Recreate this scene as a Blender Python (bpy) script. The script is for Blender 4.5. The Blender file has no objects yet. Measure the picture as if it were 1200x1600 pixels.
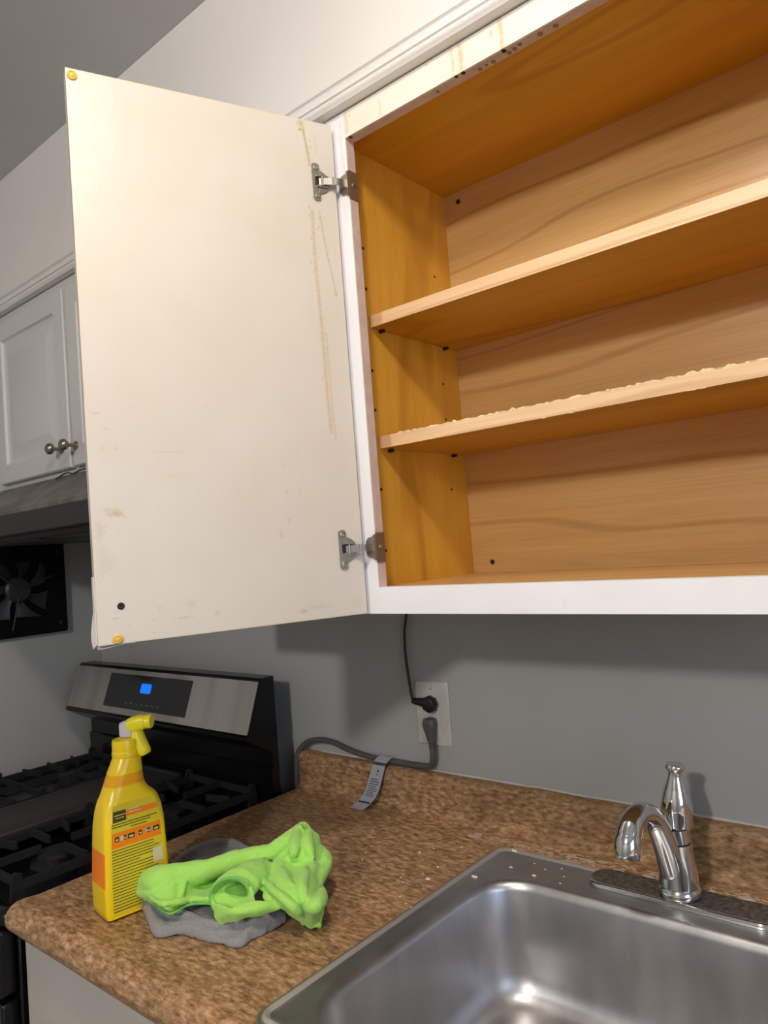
import bpy, bmesh, math, random
import numpy as np
from mathutils import Vector, Matrix, noise

# ---------------------------------------------------------------- camera, world, lights, exposure
SC = bpy.context.scene
COL = SC.collection
CAM_POS = (0.719, -1.159, 1.4707)
YAW, PITCH, ROLL = 0.6986, 0.0459, -0.0758
FOCAL_PX = 1151.16                                   # for a 1200 pixel wide frame
def make_camera():
    fwd = Vector((-math.sin(YAW)*math.cos(PITCH), math.cos(YAW)*math.cos(PITCH), math.sin(PITCH)))
    right = Vector((math.cos(YAW), math.sin(YAW), 0.0))
    up = right.cross(fwd)
    r = right*math.cos(ROLL) + up*math.sin(ROLL)
    u = -right*math.sin(ROLL) + up*math.cos(ROLL)
    cd = bpy.data.cameras.new('camera')
    cd.sensor_fit = 'HORIZONTAL'; cd.sensor_width = 36.0
    cd.lens = FOCAL_PX/1200*36.0
    cd.clip_start = 0.02
    o = bpy.data.objects.new('camera', cd); COL.objects.link(o)
    m = Matrix((r, u, -fwd)).transposed().to_4x4(); m.translation = Vector(CAM_POS)
    o.matrix_world = m
    SC.camera = o
make_camera()
world = bpy.data.worlds.new('world'); SC.world = world; world.use_nodes = True
bg = world.node_tree.nodes['Background']
bg.inputs['Color'].default_value = (0.62, 0.75, 1.0, 1); bg.inputs['Strength'].default_value = 5.5
def lamp(name, loc, power, size, color):
    ld = bpy.data.lights.new(name, 'POINT'); ld.shadow_soft_size = size; ld.energy = power; ld.color = color
    o = bpy.data.objects.new(name, ld); COL.objects.link(o); o.location = loc
    return o
lamp('kitchen_ceiling_lamp', (0.47, -1.03, 2.40), 15.5, 0.05, (1.0, 0.89, 0.79))
d_ = bpy.data.lights.new('kitchen_ceiling_lamp_down', 'AREA'); d_.shape = 'DISK'; d_.size = 0.12; d_.energy = 5.6; d_.color = (1.0, 0.89, 0.79)
d_o = bpy.data.objects.new('kitchen_ceiling_lamp_down', d_); COL.objects.link(d_o); d_o.location = (0.47, -1.03, 2.33)
lamp('room_ceiling_lamp', (0.60, -2.95, 2.40), 92.0, 0.09, (1.0, 0.965, 0.93))
SC.view_settings.view_transform = 'Standard'; SC.view_settings.look = 'None'
SC.view_settings.gamma = 1.0; SC.view_settings.use_curve_mapping = False
SC.view_settings.exposure = 0.0
try:
    SC.cycles.use_denoising = True
    SC.cycles.max_bounces = 10; SC.cycles.diffuse_bounces = 6
    SC.cycles.caustics_reflective = False; SC.cycles.caustics_refractive = False
    SC.cycles.sample_clamp_indirect = 4.0
except Exception:
    pass

# ---------------------------------------------------------------- materials
def new_mat(name, color=(0.5, 0.5, 0.5), rough=0.5, metal=0.0, spec=0.5, bump=0.0, bump_scale=200.0, coat=0.0):
    m = bpy.data.materials.new(name); m.use_nodes = True
    nt = m.node_tree; b = nt.nodes['Principled BSDF']
    b.inputs['Base Color'].default_value = (*color, 1); b.inputs['Roughness'].default_value = rough
    b.inputs['Metallic'].default_value = metal; b.inputs['Specular IOR Level'].default_value = spec
    b.inputs['Coat Weight'].default_value = coat
    if bump:
        tc = nt.nodes.new('ShaderNodeTexCoord'); n = nt.nodes.new('ShaderNodeTexNoise'); n.inputs['Scale'].default_value = bump_scale
        bp = nt.nodes.new('ShaderNodeBump'); bp.inputs['Strength'].default_value = bump; bp.inputs['Distance'].default_value = 0.002
        nt.links.new(tc.outputs['Object'], n.inputs['Vector']); nt.links.new(n.outputs['Fac'], bp.inputs['Height'])
        nt.links.new(bp.outputs['Normal'], b.inputs['Normal'])
    return m
def ramp(nt, stops):
    r = nt.nodes.new('ShaderNodeValToRGB'); e = r.color_ramp.elements
    while len(e) > 1: e.remove(e[-1])
    e[0].position = stops[0][0]; e[0].color = (*stops[0][1], 1)
    for p, c in stops[1:]:
        x = e.new(p); x.color = (*c, 1)
    return r
def blotch_mat(name, c1, c2, scale=6.0, rough=0.5, detail=4.0, stretch=(1, 1, 1), lo=0.35, hi=0.65, bump=0.0, metal=0.0, rough2=None):
    m = new_mat(name, c1, rough, metal); nt = m.node_tree; b = nt.nodes['Principled BSDF']
    tc = nt.nodes.new('ShaderNodeTexCoord'); mp = nt.nodes.new('ShaderNodeMapping'); mp.inputs['Scale'].default_value = stretch
    n = nt.nodes.new('ShaderNodeTexNoise'); n.inputs['Scale'].default_value = scale; n.inputs['Detail'].default_value = detail
    r = ramp(nt, [(lo, c1), (hi, c2)])
    nt.links.new(tc.outputs['Object'], mp.inputs['Vector']); nt.links.new(mp.outputs['Vector'], n.inputs['Vector'])
    nt.links.new(n.outputs['Fac'], r.inputs['Fac']); nt.links.new(r.outputs['Color'], b.inputs['Base Color'])
    if rough2 is not None:
        mr = nt.nodes.new('ShaderNodeMapRange'); mr.inputs['To Min'].default_value = rough; mr.inputs['To Max'].default_value = rough2
        nt.links.new(n.outputs['Fac'], mr.inputs['Value']); nt.links.new(mr.outputs['Result'], b.inputs['Roughness'])
    if bump:
        bp = nt.nodes.new('ShaderNodeBump'); bp.inputs['Strength'].default_value = bump; bp.inputs['Distance'].default_value = 0.001
        nt.links.new(n.outputs['Fac'], bp.inputs['Height']); nt.links.new(bp.outputs['Normal'], b.inputs['Normal'])
    return m
def maple(name, light, dark, grain, rough=0.38):
    # grain: index of the axis the fibres run along
    m = new_mat(name, light, rough); nt = m.node_tree; b = nt.nodes['Principled BSDF']
    tc = nt.nodes.new('ShaderNodeTexCoord')
    s = [1.0, 1.0, 1.0]; s[grain] = 0.12
    mp = nt.nodes.new('ShaderNodeMapping'); mp.inputs['Scale'].default_value = s
    n = nt.nodes.new('ShaderNodeTexNoise'); n.inputs['Scale'].default_value = 26.0; n.inputs['Detail'].default_value = 6.0; n.inputs['Distortion'].default_value = 0.6
    s2 = [1.0, 1.0, 1.0]; s2[grain] = 0.02
    mp2 = nt.nodes.new('ShaderNodeMapping'); mp2.inputs['Scale'].default_value = s2
    n2 = nt.nodes.new('ShaderNodeTexNoise'); n2.inputs['Scale'].default_value = 420.0; n2.inputs['Detail'].default_value = 3.0
    s3 = [1.0, 1.0, 1.0]; s3[grain] = 0.22
    mp3 = nt.nodes.new('ShaderNodeMapping'); mp3.inputs['Scale'].default_value = s3
    w = nt.nodes.new('ShaderNodeTexWave'); w.wave_type = 'RINGS'; w.rings_direction = 'XYZ'[grain]
    w.inputs['Scale'].default_value = 5.0; w.inputs['Distortion'].default_value = 11.0; w.inputs['Detail'].default_value = 2.0; w.inputs['Detail Scale'].default_value = 0.7
    mid = tuple(0.5*(a+c) for a, c in zip(light, dark))
    r = ramp(nt, [(0.3, light), (0.75, dark)])
    r2 = ramp(nt, [(0.35, (1, 1, 1)), (0.8, (0.86, 0.82, 0.78))])
    r3 = ramp(nt, [(0.0, (0.74, 0.66, 0.58)), (0.05, (1, 1, 1))])
    m1 = nt.nodes.new('ShaderNodeMixRGB'); m1.blend_type = 'MULTIPLY'; m1.inputs['Fac'].default_value = 0.8
    m2 = nt.nodes.new('ShaderNodeMixRGB'); m2.blend_type = 'MULTIPLY'; m2.inputs['Fac'].default_value = 0.7
    L = nt.links.new
    L(tc.outputs['Object'], mp.inputs['Vector']); L(mp.outputs['Vector'], n.inputs['Vector']); L(n.outputs['Fac'], r.inputs['Fac'])
    L(tc.outputs['Object'], mp2.inputs['Vector']); L(mp2.outputs['Vector'], n2.inputs['Vector']); L(n2.outputs['Fac'], r2.inputs['Fac'])
    L(tc.outputs['Object'], mp3.inputs['Vector']); L(mp3.outputs['Vector'], w.inputs['Vector']); L(w.outputs['Fac'], r3.inputs['Fac'])
    L(r.outputs['Color'], m1.inputs['Color1']); L(r2.outputs['Color'], m1.inputs['Color2'])
    L(m1.outputs['Color'], m2.inputs['Color1']); L(r3.outputs['Color'], m2.inputs['Color2'])
    L(m2.outputs['Color'], b.inputs['Base Color'])
    return m
def stained_paint(name, base, stain, rough=0.42):
    # painted surface whose vertices carry a 'stain' value (drips, smudges and grime of their own shape)
    m = new_mat(name, base, rough); nt = m.node_tree; b = nt.nodes['Principled BSDF']
    at = nt.nodes.new('ShaderNodeAttribute'); at.attribute_name = 'stain'
    mx = nt.nodes.new('ShaderNodeMixRGB'); mx.inputs['Color1'].default_value = (*base, 1); mx.inputs['Color2'].default_value = (*stain, 1)
    tc = nt.nodes.new('ShaderNodeTexCoord'); n = nt.nodes.new('ShaderNodeTexNoise'); n.inputs['Scale'].default_value = 9.0
    r = ramp(nt, [(0.3, (1, 1, 1)), (0.8, (0.95, 0.93, 0.88))])
    m2 = nt.nodes.new('ShaderNodeMixRGB'); m2.blend_type = 'MULTIPLY'; m2.inputs['Fac'].default_value = 1.0
    L = nt.links.new
    L(tc.outputs['Object'], n.inputs['Vector']); L(n.outputs['Fac'], r.inputs['Fac'])
    L(at.outputs['Fac'], mx.inputs['Fac']); L(mx.outputs['Color'], m2.inputs['Color1']); L(r.outputs['Color'], m2.inputs['Color2'])
    L(m2.outputs['Color'], b.inputs['Base Color'])
    return m
def granite(name):
    m = new_mat(name, (0.3, 0.17, 0.09), 0.42, spec=0.4); nt = m.node_tree; b = nt.nodes['Principled BSDF']
    tc = nt.nodes.new('ShaderNodeTexCoord'); L = nt.links.new
    mp = nt.nodes.new('ShaderNodeMapping'); mp.inputs['Scale'].default_value = (0.42, 1.0, 1.0)
    L(tc.outputs['Object'], mp.inputs['Vector'])
    n1 = nt.nodes.new('ShaderNodeTexNoise'); n1.inputs['Scale'].default_value = 150.0; n1.inputs['Detail'].default_value = 5.0; n1.inputs['Roughness'].default_value = 0.65
    n2 = nt.nodes.new('ShaderNodeTexNoise'); n2.inputs['Scale'].default_value = 14.0; n2.inputs['Detail'].default_value = 3.0
    v = nt.nodes.new('ShaderNodeTexVoronoi'); v.inputs['Scale'].default_value = 230.0
    for q in (n1, n2, v): L(mp.outputs['Vector'], q.inputs['Vector'])
    r1 = ramp(nt, [(0.30, (0.13, 0.068, 0.034)), (0.42, (0.255, 0.145, 0.070)), (0.54, (0.38, 0.230, 0.118)), (0.70, (0.56, 0.38, 0.235))])
    r2 = ramp(nt, [(0.3, (0.85, 0.83, 0.80)), (0.7, (1.1, 1.08, 1.04))])
    r3 = ramp(nt, [(0.0, (0.68, 0.62, 0.56)), (0.30, (1, 1, 1)), (0.8, (1.25, 1.2, 1.12))])
    L(n1.outputs['Fac'], r1.inputs['Fac']); L(n2.outputs['Fac'], r2.inputs['Fac']); L(v.outputs['Color'], r3.inputs['Fac'])
    a = nt.nodes.new('ShaderNodeMixRGB'); a.blend_type = 'MULTIPLY'; a.inputs['Fac'].default_value = 1
    c = nt.nodes.new('ShaderNodeMixRGB'); c.blend_type = 'MULTIPLY'; c.inputs['Fac'].default_value = 0.75
    L(r1.outputs['Color'], a.inputs['Color1']); L(r2.outputs['Color'], a.inputs['Color2'])
    L(a.outputs['Color'], c.inputs['Color1']); L(r3.outputs['Color'], c.inputs['Color2']); L(c.outputs['Color'], b.inputs['Base Color'])
    return m
def terry(name, c1, c2, scale, strength, waffle=False):
    m = new_mat(name, c1, 0.95, spec=0.1); nt = m.node_tree; b = nt.nodes['Principled BSDF']; L = nt.links.new
    tc = nt.nodes.new('ShaderNodeTexCoord')
    n = nt.nodes.new('ShaderNodeTexNoise'); n.inputs['Scale'].default_value = scale; n.inputs['Detail'].default_value = 3
    r = ramp(nt, [(0.3, c1), (0.7, c2)])
    L(tc.outputs['Object'], n.inputs['Vector']); L(n.outputs['Fac'], r.inputs['Fac']); L(r.outputs['Color'], b.inputs['Base Color'])
    bp = nt.nodes.new('ShaderNodeBump'); bp.inputs['Strength'].default_value = strength; bp.inputs['Distance'].default_value = 0.0012
    if waffle:
        v = nt.nodes.new('ShaderNodeTexVoronoi'); v.inputs['Scale'].default_value = 380; v.inputs['Randomness'].default_value = 0.15
        L(tc.outputs['Object'], v.inputs['Vector']); L(v.outputs['Distance'], bp.inputs['Height'])
    else:
        L(n.outputs['Fac'], bp.inputs['Height'])
    L(bp.outputs['Normal'], b.inputs['Normal'])
    b.inputs['Sheen Weight'].default_value = 0.25
    return m
M = {}
M['wall'] = blotch_mat('grey_wall_paint', (0.385, 0.385, 0.365), (0.41, 0.41, 0.39), 3, 0.6)
M['soffit'] = blotch_mat('off_white_wall_paint', (0.70, 0.67, 0.635), (0.74, 0.71, 0.67), 3, 0.55)
M['ceil'] = blotch_mat('ceiling_paint', (0.50, 0.49, 0.48), (0.54, 0.53, 0.52), 2.5, 0.5, bump=0.4)
M['floor'] = blotch_mat('floor_tile', (0.30, 0.25, 0.20), (0.38, 0.33, 0.27), 4, 0.4)
M['trim'] = new_mat('white_trim_paint', (0.74, 0.72, 0.69), 0.35)
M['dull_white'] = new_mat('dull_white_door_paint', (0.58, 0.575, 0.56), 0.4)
M['white'] = stained_paint('white_cabinet_paint', (0.83, 0.83, 0.86), (0.62, 0.36, 0.12))
M['cream'] = stained_paint('yellowed_cabinet_paint', (0.80, 0.76, 0.66), (0.62, 0.36, 0.12))
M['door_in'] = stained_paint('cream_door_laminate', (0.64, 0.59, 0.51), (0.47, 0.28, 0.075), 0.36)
M['lip'] = blotch_mat('raw_primed_edge', (0.52, 0.40, 0.34), (0.60, 0.48, 0.42), 60, 0.6)
M['maple_x'] = maple('maple_grain_sideways', (0.68, 0.43, 0.165), (0.58, 0.345, 0.115), 0)
M['maple_z'] = maple('maple_grain_upright', (0.76, 0.42, 0.050), (0.64, 0.335, 0.035), 2)
M['maple_u'] = maple('maple_underside_bounce_tint', (0.62, 0.33, 0.025), (0.50, 0.26, 0.012), 0)  # shade and warm bounce under the boards put into a deeper orange
M['maple_e'] = maple('maple_edge_strip', (0.80, 0.56, 0.33), (0.72, 0.48, 0.26), 0)
M['veneer'] = new_mat('torn_veneer', (0.80, 0.62, 0.36), 0.7)
M['nickel'] = new_mat('hinge_nickel', (0.42, 0.39, 0.34), 0.42, 1.0)
M['hinge_dark'] = new_mat('hinge_arm_steel', (0.27, 0.25, 0.22), 0.5, 1.0)
M['bronze'] = new_mat('hinge_plate_brown', (0.24, 0.16, 0.11), 0.45, 0.6)
M['knob'] = new_mat('brushed_nickel_knob', (0.30, 0.26, 0.21), 0.32, 1.0)
M['hole'] = new_mat('dark_hole', (0.02, 0.012, 0.008), 0.8)
M['oldstain'] = new_mat('green_brown_pad_mark', (0.26, 0.20, 0.11), 0.7)
M['bumper'] = new_mat('yellowed_rubber', (0.72, 0.47, 0.07), 0.3)
M['granite'] = granite('brown_speckled_laminate')
M['steel'] = blotch_mat('brushed_sink_steel', (0.50, 0.495, 0.50), (0.58, 0.575, 0.58), 22, 0.30, 4, (1, 1, 0.3), rough2=0.46, metal=1.0)
M['steel_highlight'] = new_mat('rim_highlight_steel', (0.80, 0.78, 0.76), 0.52, 1.0)  # highlight along the rim ridge painted in as a lighter steel
M['chrome'] = new_mat('chrome', (0.72, 0.72, 0.72), 0.08, 1.0)
M['chrome_dirty'] = blotch_mat('limescaled_chrome', (0.42, 0.41, 0.40), (0.16, 0.155, 0.15), 150, 0.25, 5, metal=1.0, rough2=0.6, bump=0.5)
M['black_gap'] = new_mat('black_gap', (0.01, 0.01, 0.01), 0.5)
M['enamel'] = new_mat('black_enamel', (0.004, 0.004, 0.005), 0.25, spec=0.4)
M['griddle'] = new_mat('griddle_grey', (0.022, 0.021, 0.021), 0.6)
M['iron'] = new_mat('cast_iron', (0.009, 0.009, 0.010), 0.75, spec=0.3, bump=0.3, bump_scale=900)
M['range_steel'] = blotch_mat('range_stainless', (0.46, 0.44, 0.41), (0.62, 0.59, 0.56), 12, 0.36, 3, (1, 0.2, 0.05), metal=1.0)
M['display'] = new_mat('display_glass', (0.012, 0.012, 0.014), 0.12)
M['matte_black'] = new_mat('matte_black_metal', (0.014, 0.014, 0.015), 0.5)
M['hood_steel'] = blotch_mat('dulled_hood_steel', (0.11, 0.10, 0.088), (0.20, 0.19, 0.17), 18, 0.5, 4, (1, 1, 1), metal=0.4)
M['hood_dark'] = new_mat('hood_dark_front', (0.016, 0.016, 0.017), 0.5)
M['fan'] = new_mat('fan_black', (0.002, 0.002, 0.002), 0.5, spec=0.15)
M['blade'] = new_mat('fan_blade_grey', (0.022, 0.022, 0.025), 0.35)
M['yellow'] = new_mat('yellow_plastic', (0.92, 0.64, 0.008), 0.28)
M['trigger'] = new_mat('lemon_trigger', (0.86, 0.74, 0.015), 0.35)
M['orange'] = new_mat('orange_print', (0.95, 0.24, 0.008), 0.3)
M['amber'] = new_mat('amber_print', (0.90, 0.40, 0.008), 0.25)
M['label_y'] = new_mat('label_olive_yellow', (0.74, 0.58, 0.025), 0.4)
M['ink'] = new_mat('label_ink', (0.035, 0.045, 0.015), 0.5)
M['pale'] = new_mat('label_pale_print', (0.70, 0.62, 0.38), 0.5)
M['translucent'] = new_mat('frosted_pump_plastic', (0.55, 0.56, 0.60), 0.25)
M['green_cloth'] = terry('lime_microfibre', (0.36, 0.72, 0.115), (0.46, 0.83, 0.17), 700, 1.0)
M['hem'] = new_mat('green_hem_stitching', (0.17, 0.50, 0.10), 0.9)
M['grey_cloth'] = terry('grey_ribbed_cloth', (0.23, 0.225, 0.225), (0.30, 0.295, 0.29), 500, 0.8, True)
M['plate'] = blotch_mat('outlet_plate_white', (0.60, 0.575, 0.54), (0.50, 0.47, 0.43), 30, 0.4)
M['cord_black'] = new_mat('black_cord', (0.008, 0.007, 0.007), 0.4)
M['cord_grey'] = new_mat('grey_cord', (0.085, 0.08, 0.078), 0.5)
M['tag'] = new_mat('grey_cord_tag', (0.38, 0.40, 0.44), 0.5)
M['tag_print'] = new_mat('tag_print', (0.05, 0.055, 0.07), 0.5)
M['caulk'] = new_mat('white_caulk', (0.58, 0.54, 0.50), 0.7)
M['residue'] = new_mat('residue', (0.50, 0.40, 0.32), 0.8)
M['crumb'] = new_mat('pale_crumb', (0.78, 0.72, 0.62), 0.8)
M['base_cab'] = blotch_mat('base_cabinet_paint', (0.46, 0.43, 0.39), (0.50, 0.47, 0.43), 5, 0.5)
M['frame'] = new_mat('window_frame_white', (0.7, 0.7, 0.68), 0.4)
def emit_mat(name, col, s):
    m = new_mat(name, col, 0.3); b = m.node_tree.nodes['Principled BSDF']
    b.inputs['Emission Color'].default_value = (*col, 1); b.inputs['Emission Strength'].default_value = s
    return m
M['blue_led'] = emit_mat('blue_clock_digits', (0.0, 0.13, 1.0), 1.1)
M['dim_print'] = new_mat('dim_grey_print', (0.06, 0.06, 0.065), 0.4)

# ---------------------------------------------------------------- mesh helpers
def add_box(bm, x0, x1, y0, y1, z0, z1, mi=0):
    v = [bm.verts.new(p) for p in ((x0,y0,z0),(x1,y0,z0),(x1,y1,z0),(x0,y1,z0),(x0,y0,z1),(x1,y0,z1),(x1,y1,z1),(x0,y1,z1))]
    fs = [bm.faces.new([v[i] for i in f]) for f in ((0,3,2,1),(4,5,6,7),(0,1,5,4),(1,2,6,5),(2,3,7,6),(3,0,4,7))]
    for f in fs: f.material_index = mi
    return fs
def basis(axis):
    a = Vector(axis).normalized()
    t = Vector((0, 0, 1)) if abs(a.z) < 0.9 else Vector((1, 0, 0))
    u = a.cross(t).normalized(); w = a.cross(u).normalized()
    return a, u, w
def add_lathe(bm, prof, origin=(0, 0, 0), axis=(0, 0, 1), seg=32, mi=0, squash=1.0, cap=True):
    a, u, w = basis(axis); o = Vector(origin); rings = []
    for r, h in prof:
        rings.append([bm.verts.new(o + a*h + u*(r*math.cos(2*math.pi*k/seg)) + w*(squash*r*math.sin(2*math.pi*k/seg))) for k in range(seg)])
    for i in range(len(rings)-1):
        for k in range(seg):
            f = bm.faces.new((rings[i][k], rings[i][(k+1) % seg], rings[i+1][(k+1) % seg], rings[i+1][k])); f.material_index = mi
    if cap:
        f = bm.faces.new(rings[0]); f.material_index = mi
        f = bm.faces.new(rings[-1]); f.material_index = mi
def catmull(pts, n=8):
    P = [Vector(p) for p in pts]; out = []
    for i in range(len(P)-1):
        p0 = P[max(i-1, 0)]; p1 = P[i]; p2 = P[i+1]; p3 = P[min(i+2, len(P)-1)]
        for k in range(n):
            t = k/n
            out.append(0.5*((2*p1) + (p2-p0)*t + (2*p0-5*p1+4*p2-p3)*t*t + (3*p1-p0-3*p2+p3)*t**3))
    out.append(P[-1]); return out
def add_tube(bm, pts, rad, seg=12, mi=0, cap=True, flat=1.0):
    pts = [Vector(p) for p in pts]; n = len(pts)
    if not hasattr(rad, '__len__'): rad = [rad]*n
    elif len(rad) != n:
        src = list(rad); rad = [float(np.interp(i/(n-1)*(len(src)-1), range(len(src)), src)) for i in range(n)]
    prev = None; rings = []
    for i in range(n):
        t = (pts[min(i+1, n-1)] - pts[max(i-1, 0)]).normalized()
        if prev is None: a, u, w = basis(t)
        else:
            u = (prev - t*prev.dot(t)).normalized(); w = t.cross(u)
        prev = u
        rings.append([bm.verts.new(pts[i] + u*(rad[i]*math.cos(2*math.pi*k/seg)) + w*(flat*rad[i]*math.sin(2*math.pi*k/seg))) for k in range(seg)])
    for i in range(n-1):
        for k in range(seg):
            f = bm.faces.new((rings[i][k], rings[i][(k+1) % seg], rings[i+1][(k+1) % seg], rings[i+1][k])); f.material_index = mi
    if cap:
        for r in (rings[0], rings[-1]):
            f = bm.faces.new(r); f.material_index = mi
def rrect(x0, x1, y0, y1, r, n=6):
    r = max(min(r, (x1-x0)/2-1e-5, (y1-y0)/2-1e-5), 1e-5); out = []
    for cx, cy, a0 in ((x1-r, y0+r, -90), (x1-r, y1-r, 0), (x0+r, y1-r, 90), (x0+r, y0+r, 180)):
        for k in range(n+1):
            a = math.radians(a0 + 90*k/n); out.append((cx+r*math.cos(a), cy+r*math.sin(a)))
    return out
def bridge(bm, rings, mi=0, cap0=False, cap1=False, mis=None):
    vs = [[bm.verts.new(p) for p in r] for r in rings]; n = len(vs[0])
    for i in range(len(vs)-1):
        for k in range(n):
            f = bm.faces.new((vs[i][k], vs[i][(k+1) % n], vs[i+1][(k+1) % n], vs[i+1][k])); f.material_index = mis[i] if mis else mi
    if cap0: f = bm.faces.new(vs[0]); f.material_index = mis[0] if mis else mi
    if cap1: f = bm.faces.new(vs[-1]); f.material_index = mis[-1] if mis else mi
    return vs
def add_prism(bm, poly, x0, x1, mi=0):
    # poly in the (y, z) plane, extruded along x
    bridge(bm, [[(x0, y, z) for y, z in poly], [(x1, y, z) for y, z in poly]], mi, True, True)
def wpos(o):
    p = Vector((0, 0, 0))
    while o is not None:
        p += o.location; o = o.parent
    return p
def obj(name, bm, mats, parent=None, base=None, bevel=0.0, smooth=35.0, segs=2):
    """bm is in world coordinates; becomes ONE mesh object"""
    if not isinstance(mats, (list, tuple)): mats = [mats]
    me = bpy.data.meshes.new(name)
    bmesh.ops.recalc_face_normals(bm, faces=bm.faces)
    off = Vector(base) if base is not None else (wpos(parent) if parent else Vector((0, 0, 0)))
    bmesh.ops.translate(bm, verts=bm.verts, vec=-off)
    bm.to_mesh(me); bm.free()
    for m in mats: me.materials.append(m)
    o = bpy.data.objects.new(name, me); COL.objects.link(o)
    if parent is not None:
        o.parent = parent; o.location = off - wpos(parent)
    else: o.location = off
    if smooth:
        for p in me.polygons: p.use_smooth = True
        try: me.set_sharp_from_angle(angle=math.radians(smooth))
        except Exception: pass
    if bevel:
        b = o.modifiers.new('bevel', 'BEVEL'); b.width = bevel; b.segments = segs; b.limit_method = 'ANGLE'; b.angle_limit = math.radians(40)
    return o
def tag(o, label, cat, group=None):
    o['label'] = label; o['category'] = cat
    if group: o['group'] = group
    return o
def thing(name, loc, label, cat, group=None):
    o = bpy.data.objects.new(name, None); COL.objects.link(o); o.location = loc; o.empty_display_size = 0.05
    return tag(o, label, cat, group)
def struct(o):
    o['kind'] = 'structure'; return o
def new(): return bmesh.new()
def copy_tree(o, parent, delta=(0, 0, 0)):
    c = o.copy(); COL.objects.link(c); c.parent = parent; c.location = o.location + Vector(delta)
    for ch in [x for x in bpy.data.objects if x.parent == o]: copy_tree(ch, c)
    return c
def box_obj(name, b, m, parent=None, bevel=0.0, base=None):
    bm = new(); add_box(bm, *b); return obj(name, bm, m, parent, base=base, bevel=bevel)
def grid_surface(rows, nu=6, nv=6):
    """smooth interpolation of a control grid of points"""
    rr = [catmull(r, nu) for r in rows]
    cols = [catmull([r[j] for r in rr], nv) for j in range(len(rr[0]))]
    return [[cols[j][i] for j in range(len(cols))] for i in range(len(cols[0]))]
def add_sheet(bm, G, thick, closed=False):
    """a sheet of cloth with thickness from a grid of points"""
    h = len(G); w = len(G[0]); N = [[None]*w for _ in range(h)]
    for i in range(h):
        for j in range(w):
            if closed: du = G[i][(j+1) % w]-G[i][(j-1) % w]
            else: du = G[i][min(j+1, w-1)]-G[i][max(j-1, 0)]
            dv = G[min(i+1, h-1)][j]-G[max(i-1, 0)][j]
            n = du.cross(dv); N[i][j] = n.normalized() if n.length > 1e-12 else Vector((0, 0, 1))
    A = [[bm.verts.new(G[i][j]+N[i][j]*thick*0.5) for j in range(w)] for i in range(h)]
    B = [[bm.verts.new(G[i][j]-N[i][j]*thick*0.5) for j in range(w)] for i in range(h)]
    jr = range(w) if closed else range(w-1)
    for i in range(h-1):
        for j in jr:
            k = (j+1) % w
            bm.faces.new((A[i][j], A[i][k], A[i+1][k], A[i+1][j])); bm.faces.new((B[i][j], B[i+1][j], B[i+1][k], B[i][k]))
    for j in jr:
        k = (j+1) % w
        bm.faces.new((A[0][j], B[0][j], B[0][k], A[0][k])); bm.faces.new((A[-1][j], A[-1][k], B[-1][k], B[-1][j]))
    if not closed:
        for i in range(h-1):
            bm.faces.new((A[i][0], A[i+1][0], B[i+1][0], B[i][0])); bm.faces.new((A[i][-1], B[i][-1], B[i+1][-1], A[i+1][-1]))
def seg_dist(px, pz, path):
    """distance arrays from grid points to a polyline; px, pz numpy arrays"""
    d = np.full(px.shape, 1e9)
    for (x0, z0), (x1, z1) in zip(path[:-1], path[1:]):
        vx, vz = x1-x0, z1-z0; L2 = vx*vx+vz*vz+1e-12
        t = np.clip(((px-x0)*vx+(pz-z0)*vz)/L2, 0, 1)
        d = np.minimum(d, np.hypot(px-x0-t*vx, pz-z0-t*vz))
    return d
def stain_panel(name, O, U, V, nu, nv, su, sv, func, m, parent):
    """a fine grid of vertices over a painted face: point = O + U*u + V*v, with the stain value of func(u, v)"""
    us = np.linspace(0, su, nu); vs = np.linspace(0, sv, nv); A, B = np.meshgrid(us, vs)
    st = func(A, B).ravel()
    O = np.array(O); U = np.array(U); V = np.array(V)
    co = O[None, :] + A.ravel()[:, None]*U + B.ravel()[:, None]*V
    off = np.array(wpos(parent)); co = co-off
    idx = np.arange(nu*nv).reshape(nv, nu)
    faces = np.stack([idx[:-1, :-1], idx[:-1, 1:], idx[1:, 1:], idx[1:, :-1]], -1).reshape(-1, 4)
    me = bpy.data.meshes.new(name); me.from_pydata(co.tolist(), [], faces.tolist()); me.update()
    at = me.attributes.new('stain', 'FLOAT', 'POINT'); at.data.foreach_set('value', st.astype(np.float32))
    me.materials.append(m)
    o = bpy.data.objects.new(name, me); COL.objects.link(o); o.parent = parent
    return o
random.seed(7)

# ================================================================ the room
ZC = 0.947          # counter top
CEIL = 2.487; XL = -1.42; XR = 2.60; YF = -4.30
FY = -0.3285        # face of the wall cabinets
struct(box_obj('floor', (XL-0.1, XR+0.1, YF-0.1, 0.1, -0.05, 0.0), M['floor']))
struct(box_obj('ceiling', (XL-0.1, XR+0.1, YF-0.1, 0.1, CEIL, CEIL+0.05), M['ceil']))
struct(box_obj('wall_back', (XL-0.1, XR+0.1, 0.0, 0.1, 0.0, CEIL), M['wall']))
struct(box_obj('wall_left', (XL-0.1, XL, YF, 0.0, 0.0, CEIL), M['wall']))
struct(box_obj('wall_front', (XL-0.1, XR+0.1, YF-0.1, YF, 0.0, CEIL), M['wall']))
bm = new()
WY0, WY1, WZ0, WZ1 = -2.3, -1.0, 0.95, 2.05
add_box(bm, XR, XR+0.1, YF, WY0, 0, CEIL); add_box(bm, XR, XR+0.1, WY1, 0, 0, CEIL)
add_box(bm, XR, XR+0.1, WY0, WY1, 0, WZ0); add_box(bm, XR, XR+0.1, WY0, WY1, WZ1, CEIL)
struct(obj('wall_right', bm, M['wall']))
bm = new()
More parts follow.
